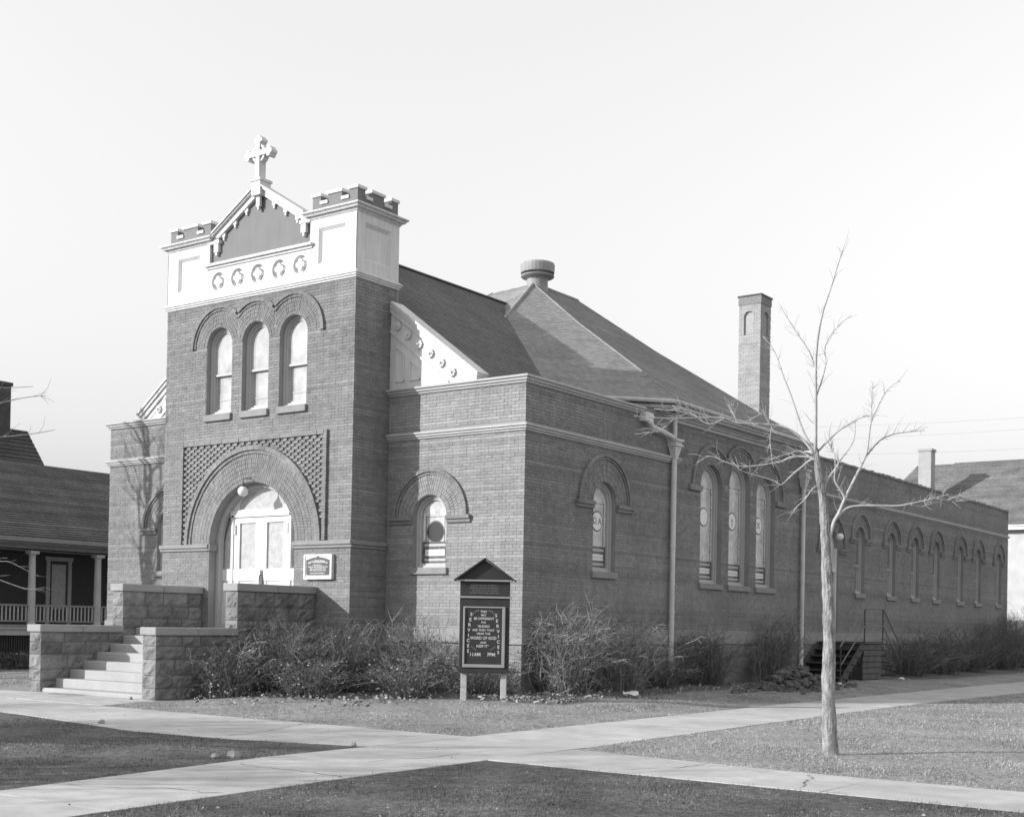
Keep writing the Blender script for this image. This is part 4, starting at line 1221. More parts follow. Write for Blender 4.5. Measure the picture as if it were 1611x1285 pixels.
def cheek(x0, x1, ya, yb, z0, z1, cap, parent):
    core = MB(); core.box((x0 + 0.03, ya + 0.03, z0), (x1 - 0.03, yb, z1 - 0.01)); w = core.build('cheek_wall', M['mortar'], parent)
    z = z0; r = 0
    hs = [0.30, 0.26, 0.33, 0.28, 0.31, 0.25]
    while z < z1 - 0.05:
        h = min(hs[r % 6], z1 - z)
        if z1 - (z + h) < 0.12: h = z1 - z
        y = ya
        while y < yb - 0.02:
            L = random.uniform(0.42, 0.78)
            if yb - (y + L) < 0.25: L = yb - y
            sides = ['+x', '-x'] + (['-y'] if y == ya else [])
            weld(rock_block(x0, x1, y, y + L, z, z + h, sides).build('stone_block', M['rock'], w))
            y += L
        z += h; r += 1
    y = ya - 0.05
    yend = yb
    nb = max(1, round((yend - y) / 1.15)); L = (yend - y) / nb
    for i in range(nb):
        k = MB(); k.box((x0 - 0.045, y + 0.004, z1), (x1 + 0.045, y + L - 0.004, z1 + cap), random.uniform(0.3, 0.7)); k.build('capstone', M['cap'], w, bevel=0.015); y += L
for x0, x1 in ((XL0, XL1), (XR0, XR1)):
    cheek(x0, x1, -5.85, -3.65, -0.25, 1.14, 0.165, steps)
    cheek(x0 + 0.02, x1 - 0.02, -3.65, TY - 0.015, -0.25, 2.12, 0.175, steps)

# ------------------------------------------------------------------ wooden stoop at the side door
st = thing('side_stoop', (0.9, 16.5, -0.2), 'dark wooden side steps with a bent pipe handrail behind the young tree', 'steps')
m = MB()
for i in range(9):
    m.box((0.06, 16.12 + i * 0.178, 1.12), (1.62, 16.12 + (i + 1) * 0.178 - 0.01, 1.165))
m.build('platform', M['dark_wood'], st)
for i in range(6):
    z = 1.12 - 0.215 * (i + 1); y1 = 16.12 - 0.33 * i
    k = MB(); k.box((0.06, y1 - 0.35, z - 0.0), (1.62, y1, z + 0.04)); k.build('tread', M['dark_wood'], st)
    k = MB(); k.box((0.08, y1 - 0.03, z - 0.18), (1.60, y1 - 0.005, z - 0.002)); k.build('riser', M['dark_wood'], st)
for x in (0.07, 1.55):
    m = MB(); m.bar((x, 16.12, 1.05), (x, 14.2, -0.18), 0.05, 0.24); m.build('stringer', M['dark_wood'], st)
m = MB(); m.box((0.06, 16.2, -0.25), (1.50, 17.64, 1.10)); m.build('base', M['dark_wood'], st)
for i in range(7):
    z = -0.2 + i * 0.185
    k = MB(); k.box((1.50, 16.14, z + 0.008), (1.56, 17.7, z + 0.172)); k.build('plank', M['stoop_plank'], st)
for x, nm in ((1.6, 1),):
    for yy, za, zb in ((14.2, -0.15, 1.05), (16.12, 1.1, 2.22), (17.7, 1.1, 2.22), (19.4, -0.15, 1.0)):
        m = MB(); m.tube([(x, yy, za), (x, yy, zb)], 0.022, 8); m.build('rail_post', M['iron'], st)
    m = MB()
    m.tube([(x, 14.15, 1.02), (x, 16.10, 2.22), (x, 17.72, 2.22), (x, 19.4, 1.0)], 0.024, 8)
    m.tube([(x, 14.2, 0.45), (x, 16.12, 1.66), (x, 17.7, 1.66), (x, 19.4, 0.45)], 0.02, 8)
    m.build('handrail', M['iron_pale'], st)
for i in range(6):
    z = 1.12 - 0.215 * (i + 1); y1 = 17.72 + 0.30 * i
    k = MB(); k.box((0.06, y1, z), (1.62, y1 + 0.32, z + 0.04)); k.build('tread', M['dark_wood'], st)

# ------------------------------------------------------------------ notice board
SB = (0.42, -1.9)
SA = math.radians(33)
su = Vector((math.cos(SA), math.sin(SA), 0)); sn = Vector((math.sin(SA), -math.cos(SA), 0))
sb = thing('notice_board', (SB[0], SB[1], -0.12), 'black church notice board with gabled top on two pale posts', 'notice board')
FN = Fr((SB[0], SB[1], -0.10), su, sn)
for s in (-1, 1):
    m = MB(); FN.box(m, s * 0.41 - 0.06, s * 0.41 + 0.06, -0.13, -0.02, -0.15, 0.72); m.build('post', M['post'], sb, bevel=0.008)
m = MB()
FN.box(m, -0.51, 0.51, -0.12, 0.06, 0.62, 2.13)                       # case
FN.box(m, -0.53, 0.53, -0.12, 0.09, 0.60, 0.66)
FN.box(m, -0.51, 0.51, -0.12, 0.05, 2.17, 2.47)
case = m.build('case', M['black'], sb, bevel=0.008)
m = MB(); FN.box(m, -0.53, 0.53, -0.13, 0.09, 2.13, 2.165); FN.box(m, -0.56, 0.56, -0.14, 0.11, 2.472, 2.505); m.build('ledge', M['sign_grey'], sb)
m = MB()
FN.solid(m, [(-0.58, 2.51), (0.58, 2.51), (0.0, 2.91)], -0.11, 0.07)
gb = m.build('gable', M['black'], sb)
m = MB()
for s in (-1, 1):
    a = FN.P(s * 0.63, 0.0, 2.485); b = FN.P(0, 0.0, 2.94)
    m.bar(a, b, 0.30, 0.03, up=tuple(FN.u * 0 + Vector((0, 0, 1))))
m.build('roof_board', M['black'], gb)
m = MB()
for a, b, c, d in ((-0.43, 0.43, 0.71, 0.775), (-0.43, 0.43, 1.925, 1.955), (-0.43, -0.395, 0.775, 1.925), (0.37, 0.43, 0.775, 1.925)):
    FN.box(m, a, b, 0.055, 0.088, c, d)
m.build('case_moulding', M['sign_grey'], sb, bevel=0.006)
m = MB(); FN.box(m, -0.395, 0.37, 0.055, 0.066, 0.776, 1.924); lb = m.build('letter_board', M['black'], sb)
LN = 0.0675
c0 = -0.012
def line(s, zpx, size, u=0.0, xs=1.0):       # zpx: pixel row in the enlarged photograph
    lettering(FN, s, c0 + u, 1.93 - (zpx - 175) * 0.001305, size, LN, M['letter'], lb, 'letters', xs=xs)
line('THEY', 236, 0.068, 0.0, 0.85); line('MAY', 290, 0.064, -0.0, 0.85); line('BE DIFFERENT', 345, 0.068, 0.008, 0.98); line('FOR', 405, 0.058, 0.0, 0.9)
line('\u201cBLESSED', 465, 0.062, -0.0, 0.98); line('ARE THEY THAT', 525, 0.062, 0.0, 1.0); line('HEAR THE', 580, 0.060, 0.0, 1.02)
line('WORD OF GOD', 650, 0.085, -0.0, 0.86); line('AND', 720, 0.058, 0.0, 1.0); line('KEEP IT\u201d', 776, 0.070, -0.012, 1.0)
line('11AM', 908, 0.098, -0.165, 0.98); line('7PM', 908, 0.098, 0.165, 0.98)
for s in (-1, 1):
    for i, ch_ in enumerate('SERVICES'):
        t = i / 7.0
        zpx = 280 + 575 * t + (0 if s < 0 else 15)
        off = 0.255 + 0.055 * math.sin(min(1, t * 1.5) * math.pi / 2)
        lettering(FN, ch_, c0 + s * off, 1.93 - (zpx - 175) * 0.001305, 0.094, LN, M['letter'], lb, 'letters')
m = MB()
for sx in (-1, 1):
    for i in range(4):
        u = c0 + sx * (0.11 + 0.035 * i); z = 1.885 - 0.014 * i * i * 0.5 - 0.01
        FN.box(m, u - 0.005, u + 0.005, LN, LN + 0.003, z - 0.02, z + 0.018)
        u = c0 + sx * (0.15 + 0.03 * i); z = 1.07 + 0.022 * i
        FN.box(m, u - 0.004, u + 0.004, LN, LN + 0.003, z - 0.016, z + 0.016)
m.build('small_strokes', M['sign_grey'], lb)
m = MB()
for ua, ub, z in ((-0.29, 0.24, 2.39), (-0.30, 0.30, 2.335), (-0.26, 0.26, 2.285), (-0.30, 0.30, 2.235)):
    scribble(FN, m, ua, ub, z, 0.028, 0.051)
m.build('faded_lettering', M['faint'], case, kind='stuff')

# ------------------------------------------------------------------ trees
def taper(n, r0, r1): return [r0 + (r1 - r0) * (i / max(1, n - 1)) ** 0.8 for i in range(n)]
def smooth_path(p, k=3):
    p = [Vector(q) for q in p]
    out = []
    for i in range(len(p) - 1):
        a = p[max(i - 1, 0)]; b = p[i]; c = p[i + 1]; d = p[min(i + 2, len(p) - 1)]
        for j in range(k):
            t = j / k
            out.append(0.5 * ((2 * b) + (c - a) * t + (2 * a - 5 * b + 4 * c - d) * t * t + (3 * b - a - 3 * c + d) * t ** 3))
    out.append(p[-1])
    return out
yt_ = thing('young_tree', (9.62, -6.11, -0.2), 'slender bare young tree with pale bark on the lawn between the walks', 'tree')
TB = {
'b1': ([(9.43,-6.32,3.9),(9.46,-6.4,4.55),(9.49,-6.49,5.23),(9.57,-6.52,5.73),(9.67,-6.5,6.07),(9.81,-6.48,6.53),(9.85,-6.47,6.65)], .034, .005),
'b2': ([(9.44,-6.31,3.93),(9.28,-6.39,4.23),(9.1,-6.44,4.76),(9.02,-6.47,4.97),(8.89,-6.51,5.35),(8.74,-6.57,5.57)], .022, .005),
'b3': ([(9.49,-6.46,5.0),(9.41,-6.53,5.29),(9.24,-6.67,5.6),(9.05,-6.82,5.98)], .014, .004),
'b3b': ([(9.48,-6.42,4.7),(9.56,-6.32,5.12),(9.54,-6.3,5.39),(9.66,-6.18,5.66),(9.81,-6.05,5.84)], .012, .004),
'b4': ([(9.44,-6.31,3.93),(9.66,-6.17,4.21),(9.83,-6.06,4.35),(9.96,-5.98,4.43),(10.09,-5.89,4.47)], .018, .004),
'b5': ([(9.53,-6.24,3.3),(9.55,-6.23,3.53),(9.66,-6.16,3.72),(9.7,-6.13,3.82),(9.86,-6.03,4.11),(9.87,-6.02,4.4)], .030, .005),
'b5b': ([(9.55,-6.2,2.5),(9.65,-6.2,2.95),(9.72,-6.18,3.1),(9.81,-6.17,3.32),(9.93,-6.14,3.58),(10.01,-6.12,3.75),(10.08,-6.11,3.93),(10.13,-6.14,4.25),(10.16,-6.14,4.37),(10.28,-6.12,4.63),(10.37,-6.09,4.78),(10.5,-6.02,4.88)], .034, .005),
'b5c': ([(9.81,-6.17,3.3),(9.78,-6.21,3.38),(9.71,-6.31,3.54),(9.73,-6.34,3.71),(9.73,-6.39,3.91)], .024, .006),
'b5d': ([(10.07,-6.11,3.87),(10.21,-5.99,4.09),(10.35,-5.87,4.18),(10.51,-5.73,4.22),(10.69,-5.58,4.25)], .015, .004),
'b5e': ([(10.16,-6.14,4.34),(10.15,-6.16,4.53),(10.18,-6.17,4.87)], .010, .004),
'b6': ([(9.68,-6.19,3.02),(9.81,-6.14,3.17),(10.0,-6.05,3.21),(10.41,-5.84,3.21),(10.57,-5.77,3.24),(10.73,-5.69,3.28),(10.88,-5.62,3.32),(11.02,-5.55,3.37)], .022, .005),
'b6b': ([(10.88,-5.62,3.31),(11.04,-5.48,3.28),(11.13,-5.41,3.29)], .008, .003),
'b6c': ([(10.57,-5.77,3.23),(10.68,-5.65,3.2),(10.8,-5.54,3.27)], .009, .004),
'b7': ([(9.44,-6.32,3.86),(9.31,-6.39,3.88),(9.15,-6.49,3.87),(9.03,-6.55,3.81),(8.93,-6.61,3.79),(8.78,-6.69,3.76),(8.57,-6.82,3.74),(8.38,-6.93,3.8),(8.19,-7.04,3.88),(8.04,-7.13,3.79)], .022, .004),
'b8': ([(9.43,-6.33,3.82),(9.3,-6.39,3.93),(9.22,-6.42,3.96),(9.17,-6.44,3.95),(9.11,-6.48,3.92),(8.98,-6.53,3.89),(8.82,-6.6,3.81)], .018, .004),
'b9': ([(9.46,-6.31,3.82),(9.39,-6.36,3.84),(9.3,-6.43,3.75),(9.19,-6.54,3.62),(9.08,-6.64,3.48),(9.01,-6.7,3.53),(8.87,-6.81,3.58),(8.69,-6.97,3.64),(8.61,-7.04,3.7)], .021, .005),
'b10': ([(9.51,-6.25,3.45),(9.47,-6.28,3.48),(9.4,-6.32,3.44),(9.31,-6.37,3.3),(9.2,-6.44,3.17),(9.14,-6.47,3.09)], .020, .004),
'b11': ([(9.43,-6.33,3.9),(9.27,-6.41,4.13),(9.1,-6.52,4.27),(8.89,-6.65,4.32),(8.66,-6.78,4.33),(8.52,-6.88,4.34),(8.34,-6.98,4.41),(8.09,-7.13,4.41),(7.75,-7.34,4.4),(7.47,-7.51,4.41),(7.3,-7.61,4.43)], .021, .004),
'b12': ([(8.91,-6.64,4.31),(8.83,-6.73,4.45),(8.74,-6.8,4.41),(8.66,-6.86,4.35)], .009, .004),
'b13': ([(8.07,-7.14,4.41),(7.92,-7.24,4.5),(7.76,-7.35,4.57)], .009, .004),
'b14': ([(7.78,-7.32,4.4),(7.65,-7.44,4.24),(7.5,-7.56,4.19)], .009, .004),
'b15': ([(8.52,-6.88,4.34),(8.45,-6.91,4.51),(8.42,-6.93,4.59)], .008, .004),
'b16': ([(8.37,-6.97,4.4),(8.18,-7.08,4.32),(7.95,-7.21,4.47),(7.54,-7.46,4.53)], .012, .004),
'b17': ([(8.92,-6.63,4.3),(8.91,-6.66,4.12),(8.94,-6.67,3.9),(8.96,-6.67,3.76)], .008, .004),
'b18': ([(9.7,-6.13,3.82),(9.63,-6.16,3.94),(9.59,-6.17,4.05)], .010, .004),
}
m = MB()
tp = smooth_path([(9.62,-6.11,-0.30),(9.62,-6.11,-0.1),(9.6,-6.15,0.7),(9.6,-6.15,1.42),(9.57,-6.19,2.3),(9.53,-6.24,3.17),(9.47,-6.29,3.65),(9.43,-6.32,4.0)], 8)
rr = []
for i, p in enumerate(tp):
    z = p.z
    r = np.interp(z, [-0.3, -0.05, 0.3, 1.42, 2.3, 3.17, 3.65, 4.0], [0.15, 0.108, 0.094, 0.083, 0.072, 0.058, 0.050, 0.034])
    rr.append(float(r) * (1 + 0.04 * math.sin(z * 9) + random.uniform(-0.03, 0.03)))
tp2 = []; rr2_ = []
for i in range(len(tp) - 1):
    for j in range(4):
        t = j / 4; tp2.append(tp[i].lerp(tp[i + 1], t)); rr2_.append(rr[i] * (1 - t) + rr[i + 1] * t)
NT = 36
m.tube(tp2, rr2_, NT)
RB = random.Random(8)
ph = [RB.uniform(0, 6.28) for _ in range(12)]
for i, c in enumerate(tp2):                      # furrowed bark
    for j in range(NT):
        th = 2 * math.pi * j / NT; z = c.z
        g = abs(math.sin(4.5 * th + ph[0] + 0.7 * math.sin(z * 5 + ph[1]) + 0.5 * math.sin(z * 11 + 3 * th))) * (0.6 + 0.4 * math.sin(z * 17 + ph[2] + 5 * th))
        d = (g - 0.45) * 0.010 + RB.uniform(-0.003, 0.003)
        k = i * NT + j; v = Vector(m.v[k]); v += (v - c).normalized() * d * min(1, rr2_[i] / 0.06); m.v[k] = tuple(v)
m.build('trunk', M['bark'], yt_, smooth=True)
def side_twigs(mb, pts, r, n, L, spread=0.8):
    for _ in range(n):
        i = random.randrange(1, len(pts) - 1)
        p = pts[i]; d = (pts[min(i + 1, len(pts) - 1)] - pts[i - 1]).normalized()
        o = Vector((random.uniform(-1, 1), random.uniform(-1, 1), random.uniform(-0.5, 1))).normalized()
        d = (d + o * spread).normalized(); l = L * random.uniform(0.4, 1.2)
        q = p + d * l * 0.5 + Vector((0, 0, random.uniform(-0.02, 0.03))); e = q + (d + Vector((random.uniform(-.4, .4), random.uniform(-.4, .4), random.uniform(-.3, .5)))).normalized() * l * 0.5
        mb.tube([p, q, e], [r, r * 0.8, r * 0.4], 4, cap=False)
for k, (pts, r0, r1) in TB.items():
    sp_ = smooth_path(pts, 3)
    m = MB(); m.tube(sp_, taper(len(sp_), r0 * 0.86, r1 * 0.8), 7)
    side_twigs(m, sp_, 0.0034, 16 if k in ('b11', 'b7', 'b6', 'b16', 'b5b', 'b1') else 9, 0.26)
    side_twigs(m, sp_, 0.0026, 14, 0.16, 1.2)
    m.build('branch', M['branch'], yt_, smooth=True)

def bare_tree(loc, h, r, label, seed, levels=4, spread=0.55, mat_='bark_dark', group=None, extra=(), lean=(0, 0), fork=0.38, first=7):
    R = random.Random(seed)
    t = thing('street_tree', loc, label, 'tree', group)
    base = Vector(loc)
    trunk = MB(); crown = MB()
    ht = h * fork
    tp_ = [base + Vector((lean[0] * s * ht + R.uniform(-.03, .03), lean[1] * s * ht + R.uniform(-.03, .03), ht * s - 0.15 * (s == 0))) for s in np.linspace(0, 1, 7)]
    trunk.tube(tp_, [r * (1.25 if i == 0 else 1.0 - 0.05 * i) for i in range(7)], 12)
    trunk.build('trunk', M[mat_], t, smooth=True)
    def grow(p, d, L, rad, lev):
        n = 5; pts = [p]
        for i in range(n):
            d = (d + Vector((R.uniform(-.22, .22), R.uniform(-.22, .22), R.uniform(-.08, .2)))).normalized()
            pts.append(pts[-1] + d * (L / n))
        crown.tube(pts, [rad * (1 - 0.13 * i) for i in range(n + 1)], 6 if lev < 3 else 4, cap=False)
        if lev >= levels: return
        for i in range(R.randint(2, 3) + (1 if lev == 0 else 0)):
            j = R.randint(2, n)
            o = Vector((R.uniform(-1, 1), R.uniform(-1, 1), R.uniform(-.3, .8)))
            dd = (d + o * spread * 1.3).normalized()
            grow(pts[j], dd, L * R.uniform(0.55, 0.8), rad * (0.55 if lev else 0.5), lev + 1)
    top = tp_[-1]
    for i in range(first):
        a = 2 * math.pi * i / first + R.uniform(-.4, .4)
        s = tp_[R.choice((4, 5, 6, 6))]
        d = Vector((math.cos(a) * spread, math.sin(a) * spread, 1)).normalized()
        grow(s, d, (h - ht) * R.uniform(0.4, 0.55), r * 0.55, 0)
    for pts in extra:
        sp_ = smooth_path(pts, 3); crown.tube(sp_, taper(len(sp_), 0.028, 0.006), 6, cap=False); side_twigs(crown, sp_, 0.006, 12, 0.5)
    crown.build('crown', M[mat_], t)
    return t
T0 = (-17.75, -6.4, -0.2)
bare_tree(T0, 12.5, 0.17, 'tall bare street tree whose outer branches reach in at the left edge', 5, fork=0.62, first=6, spread=0.5, lean=(-0.01, 0.0), mat_='bark', extra=[
    [(-17.7, -6.35, 6.2), (-16.2, -5.2, 7.3), (-14.81, -4.07, 7.57), (-14.27, -3.67, 7.43), (-13.56, -3.16, 7.47)],
    [(-17.7, -6.35, 5.2), (-16.0, -5.0, 6.5), (-14.67, -3.95, 6.91), (-14.26, -3.66, 7.02), (-13.73, -3.28, 7.18), (-13.29, -2.96, 7.24)],
    [(-17.7, -6.35, 4.6), (-16.0, -4.9, 5.7), (-14.53, -3.84, 6.08), (-13.67, -3.21, 6.22), (-13.09, -2.8, 6.35)],
    [(-17.7, -6.35, 3.4), (-16.2, -5.1, 3.4), (-14.64, -3.87, 3.09), (-14.24, -3.57, 2.9), (-14.02, -3.41, 2.88), (-13.42, -2.96, 2.52)],
    [(-16.2, -5.1, 3.3), (-14.9, -4.1, 2.7), (-14.23, -3.56, 2.41), (-13.7, -3.16, 2.2), (-13.29, -2.87, 2.18)]])

for i, (x, y, h) in enumerate(((-8.0, -21.0, 6.4), (-2.6, -23.4, 6.6), (3.4, -27.6, 6.6), (-13.5, -19.5, 6.0))):
    bare_tree((x, y, -0.2), h, 0.13, ('bare young street tree on the verge left of the camera', 'second bare young street tree on the verge', 'bare young street tree at the kerb behind the camera', 'farthest bare young street tree on the verge')[i], 40 + i, levels=4, fork=0.32, first=14, spread=0.75, mat_='bark')
bare_tree((-11.0, -25.5, -0.2), 9.0, 0.24, 'big old bare street tree out beyond the left verge', 77, levels=4, fork=0.5, first=12, spread=0.6, mat_='bark')

# ------------------------------------------------------------------ bare shrubs against the walls
def shrub(x, y, h, w, stems, label, pale=0.0, droop=0.5, rad=0.0075, seed=0, lean=(0, 0), dens=9, group='bare shrubs along the church walls', leaves=0):
    R = random.Random(seed + 100)
    z0 = gh(x, y)
    t = thing('bare_shrub', (x, y, z0), label, 'shrub', group)
    a = MB(); b = MB()
    for i in range(stems):
        an = R.uniform(0, 2 * math.pi); out = abs(R.gauss(0, 0.42)); out = min(out, 1.0)
        bx = x + math.cos(an) * w * 0.30 * R.random(); by = y + math.sin(an) * w * 0.30 * R.random()
        H = h * (1.08 - 0.45 * out) * R.uniform(0.62, 1.08)
        n = 6; pts = []; wx = wy = 0.0
        for j in range(n + 1):
            s = j / n
            rr_ = w * 0.62 * out * (s ** 1.2) + droop * w * 0.18 * s ** 3 * R.uniform(0.3, 1.3)
            zz = H * (s - droop * 0.34 * s ** 3.5)
            wx += R.gauss(0, 0.03) * h; wy += R.gauss(0, 0.03) * h
            pts.append(Vector((bx + math.cos(an) * rr_ + lean[0] * s * H + wx, by + math.sin(an) * rr_ + lean[1] * s * H + wy, z0 - 0.03 + zz)))
        tn = R.random(); mb = b if R.random() < pale else a
        mb.tube(pts, [rad * (1 - 0.11 * j) for j in range(n + 1)], 3, tone=tn, cap=False)
        for k in range(dens):
            j = R.randint(1, n); p = pts[j].lerp(pts[j - 1], R.random())
            d = (pts[j] - pts[j - 1]).normalized() * 0.7 + Vector((R.gauss(0, 0.6), R.gauss(0, 0.6), R.gauss(0.1, 0.45)))
            d.normalize(); L = R.uniform(0.15, 0.5) * h * 0.55
            q1 = p + d * L * 0.45; d = (d + Vector((R.uniform(-.5, .5), R.uniform(-.5, .5), R.uniform(-.45, .15) * droop * 1.4))).normalized()
            q2 = q1 + d * L * 0.35; d = (d + Vector((R.uniform(-.5, .5), R.uniform(-.5, .5), R.uniform(-.8, .1) * droop * 1.4))).normalized()
            q3 = q2 + d * L * 0.35
            if q3.z < z0: q3.z = z0 + 0.02
            mb.tube([p, q1, q2, q3], [rad * 0.6, rad * 0.5, rad * 0.4, rad * 0.25], 3, tone=R.random(), cap=False)
            for _ in range(2):
                f = q1.lerp(q2, R.random()); g = f + (d + Vector((R.gauss(0, .8), R.gauss(0, .8), R.gauss(-.1, .6)))).normalized() * L * R.uniform(0.15, 0.4)
                mb.tube([f, f.lerp(g, 0.5) + Vector((0, 0, R.uniform(-.01, .02))), g], [rad * 0.4, rad * 0.35, rad * 0.2], 3, tone=R.random(), cap=False)
    if a.v: a.build('stems', M['twig'], t)
    if b.v: b.build('pale_stems', M['twig_pale'], t)
    if leaves:
        c = MB()
        for i in range(leaves):
            an = R.uniform(0, 6.28); rr_ = w * 0.55 * math.sqrt(R.random()); p = Vector((x + rr_ * math.cos(an), y + rr_ * math.sin(an), z0 + h * 0.75 * R.random() ** 1.6))
            u_ = Vector((R.gauss(0, 1), R.gauss(0, 1), R.gauss(0, 1))).normalized() * 0.03; v_ = u_.orthogonal().normalized() * 0.02
            c.add([tuple(p - u_), tuple(p + v_), tuple(p + u_), tuple(p - v_)], [(0, 1, 2, 3)], R.random())
        c.build('dead_leaves', M['leaf'], t, kind='stuff')
    return t
shrub(-4.35, -4.55, 1.35, 1.5, 120, 'low tangled bare shrub at the foot of the right stair wall', 0.1, 0.7, seed=1, leaves=250)
shrub(-4.1, -3.2, 1.75, 1.7, 140, 'bare shrub between the stair wall and the tower corner', 0.15, 0.5, seed=2, leaves=200)
shrub(-3.3, -2.1, 1.75, 1.7, 140, 'bare shrub in front of the tower corner', 0.15, 0.5, seed=3, leaves=200)
shrub(-2.9, -3.7, 1.05, 1.5, 110, 'low dark shrub at the lawn edge before the tower corner', 0.08, 0.8, seed=4, leaves=250)
shrub(-2.2, -1.0, 1.80, 1.6, 120, 'tall thin shrub under the stained glass front window', 0.35, 0.35, seed=5, leaves=150)
shrub(-1.35, -2.2, 1.15, 1.5, 110, 'low bushy shrub just left of the notice board', 0.12, 0.8, seed=6, leaves=250)
shrub(-0.55, -0.8, 1.15, 1.3, 100, 'shrub right behind the notice board posts', 0.2, 0.7, seed=7, leaves=150)
shrub(0.6, 0.8, 2.25, 2.0, 190, 'big arching pale shrub at the church corner right of the notice board', 0.7, 0.75, seed=8)
shrub(0.85, 2.7, 2.15, 2.1, 190, 'big arching pale shrub below the single side window', 0.65, 0.8, seed=9)
shrub(0.75, 4.7, 1.25, 1.5, 110, 'lower shrub beyond the big arching ones on the side wall', 0.3, 0.8, seed=10)
shrub(0.7, 7.2, 1.65, 1.7, 170, 'dark dense shrub around the foot of the near downspout', 0.05, 0.5, seed=11)
shrub(0.7, 11.1, 1.9, 1.5, 150, 'dark shrub leaning toward the far downspout', 0.05, 0.3, seed=12, lean=(0.0, 0.55))
shrub(1.2, 21.0, 1.6, 2.4, 190, 'wide bare shrub right of the side steps', 0.1, 0.6, seed=13)
shrub(1.1, 24.5, 1.9, 2.6, 190, 'wide bare shrub below the middle rear windows', 0.1, 0.6, seed=14)
shrub(1.0, 28.5, 2.0, 2.6, 190, 'bare shrub below the farther rear windows', 0.1, 0.5, seed=15)
shrub(0.9, 33.0, 2.3, 2.6, 200, 'tall dark shrub near the far corner of the church', 0.0, 0.4, seed=16)
shrub(0.9, 36.6, 2.7, 2.6, 200, 'tallest dark shrub at the far corner of the church', 0.0, 0.35, seed=17)

# ------------------------------------------------------------------ bed: soil, clods, dead leaves, paper
m = MB()
def bed(pts, top=0.035):
    k = len(pts); cx = sum(p[0] for p in pts) / k; cy = sum(p[1] for p in pts) / k
    n = 7; vs = []
    for r in range(n + 1):
        f = r / n
        for j in range(k * 4):
            i = j // 4; t = (j % 4) / 4
            px = pts[i][0] * (1 - t) + pts[(i + 1) % k][0] * t; py = pts[i][1] * (1 - t) + pts[(i + 1) % k][1] * t
            x = cx + (px - cx) * f; y = cy + (py - cy) * f
            if r == n: x += random.uniform(-.1, .1); y += random.uniform(-.1, .1)
            vs.append((x, y, gh(x, y) + (top + random.uniform(-0.015, 0.025) if r < n else -0.02)))
    K = k * 4
    fs = [(r * K + j, r * K + (j + 1) % K, (r + 1) * K + (j + 1) % K, (r + 1) * K + j) for r in range(n) for j in range(K)]
    m.add(vs, fs)
bed([(-5.0, -5.2), (-3.0, -4.4), (-1.5, -2.9), (0.2, -1.75), (0.9, -0.9), (1.35, 0.5), (1.7, 3), (1.7, 6), (1.5, 9), (1.7, 13.5), (0.1, 13.6), (0.05, 7), (0.05, 0.05), (-3.9, 0.0), (-4.9, -1.2)])
bed([(0.05, 19.6), (2.2, 19.4), (2.4, 24), (2.2, 30), (2.0, 37), (0.05, 37.5)])
o = m.build('planting_bed', M['soil'], None, smooth=True); o['kind'] = 'structure'
def clod(mb, c, r, R, tone=0.5, n=6):
    vs = []; o = []
    for i in range(5):
        for j in range(n):
            a = math.pi * i / 4; t = 2 * math.pi * j / n
            q = r * R.uniform(0.7, 1.15)
            vs.append((c[0] + q * math.sin(a) * math.cos(t), c[1] + q * math.sin(a) * math.sin(t), c[2] + 0.7 * q * math.cos(a)))
    fs = [(i * n + j, i * n + (j + 1) % n, (i + 1) * n + (j + 1) % n, (i + 1) * n + j) for i in range(4) for j in range(n)]
    mb.add(vs, fs, tone)
R = random.Random(4)
pile = thing('dirt_pile', (1.9, 10.2, -0.15), 'low heap of dug earth clods on the grass beside the far downspout', 'dirt pile')
m = MB()
for i in range(420):
    a, b = R.gauss(0, 0.42), R.gauss(0, 1.25)
    hh = 0.58 * math.exp(-(a / 0.55) ** 2 - (b / 1.5) ** 2)
    clod(m, (1.9 + a, 10.2 + b, gh(1.9, 10.2) + hh * R.random() ** 0.4 - 0.02), R.uniform(0.04, 0.17), R)
m.build('earth_clods', M['soil'], pile, kind='stuff')
m = MB()
for i in range(1500):
    s = R.random()
    if s < 0.55: x, y = R.uniform(-0.6, 1.9), R.gauss(-0.9, 0.5)
    elif s < 0.8: x, y = R.gauss(1.3, 0.5), R.uniform(-1, 9)
    else: x, y = R.uniform(-4.5, 0), R.gauss(-3.6, 0.9)
    if s < 0.55 and y < -1.9: continue
    if x < 0.02 and y > -0.02: continue
    z = gh(x, y) + 0.045 + R.uniform(0, 0.03)
    d = Vector((R.gauss(0, 1), R.gauss(0, 1), R.gauss(0, .5))).normalized() * R.uniform(0.025, 0.06); e = d.orthogonal().normalized() * d.length * 0.6
    p = Vector((x, y, z)); m.add([tuple(p - d), tuple(p + e + Vector((0, 0, .012))), tuple(p + d), tuple(p - e)], [(0, 1, 2, 3)], R.random())
o = m.build('dead_leaves', M['leaf'], None); o['kind'] = 'stuff'; o['label'] = 'dead leaves and litter scattered on the planting bed'; o['category'] = 'leaf litter'
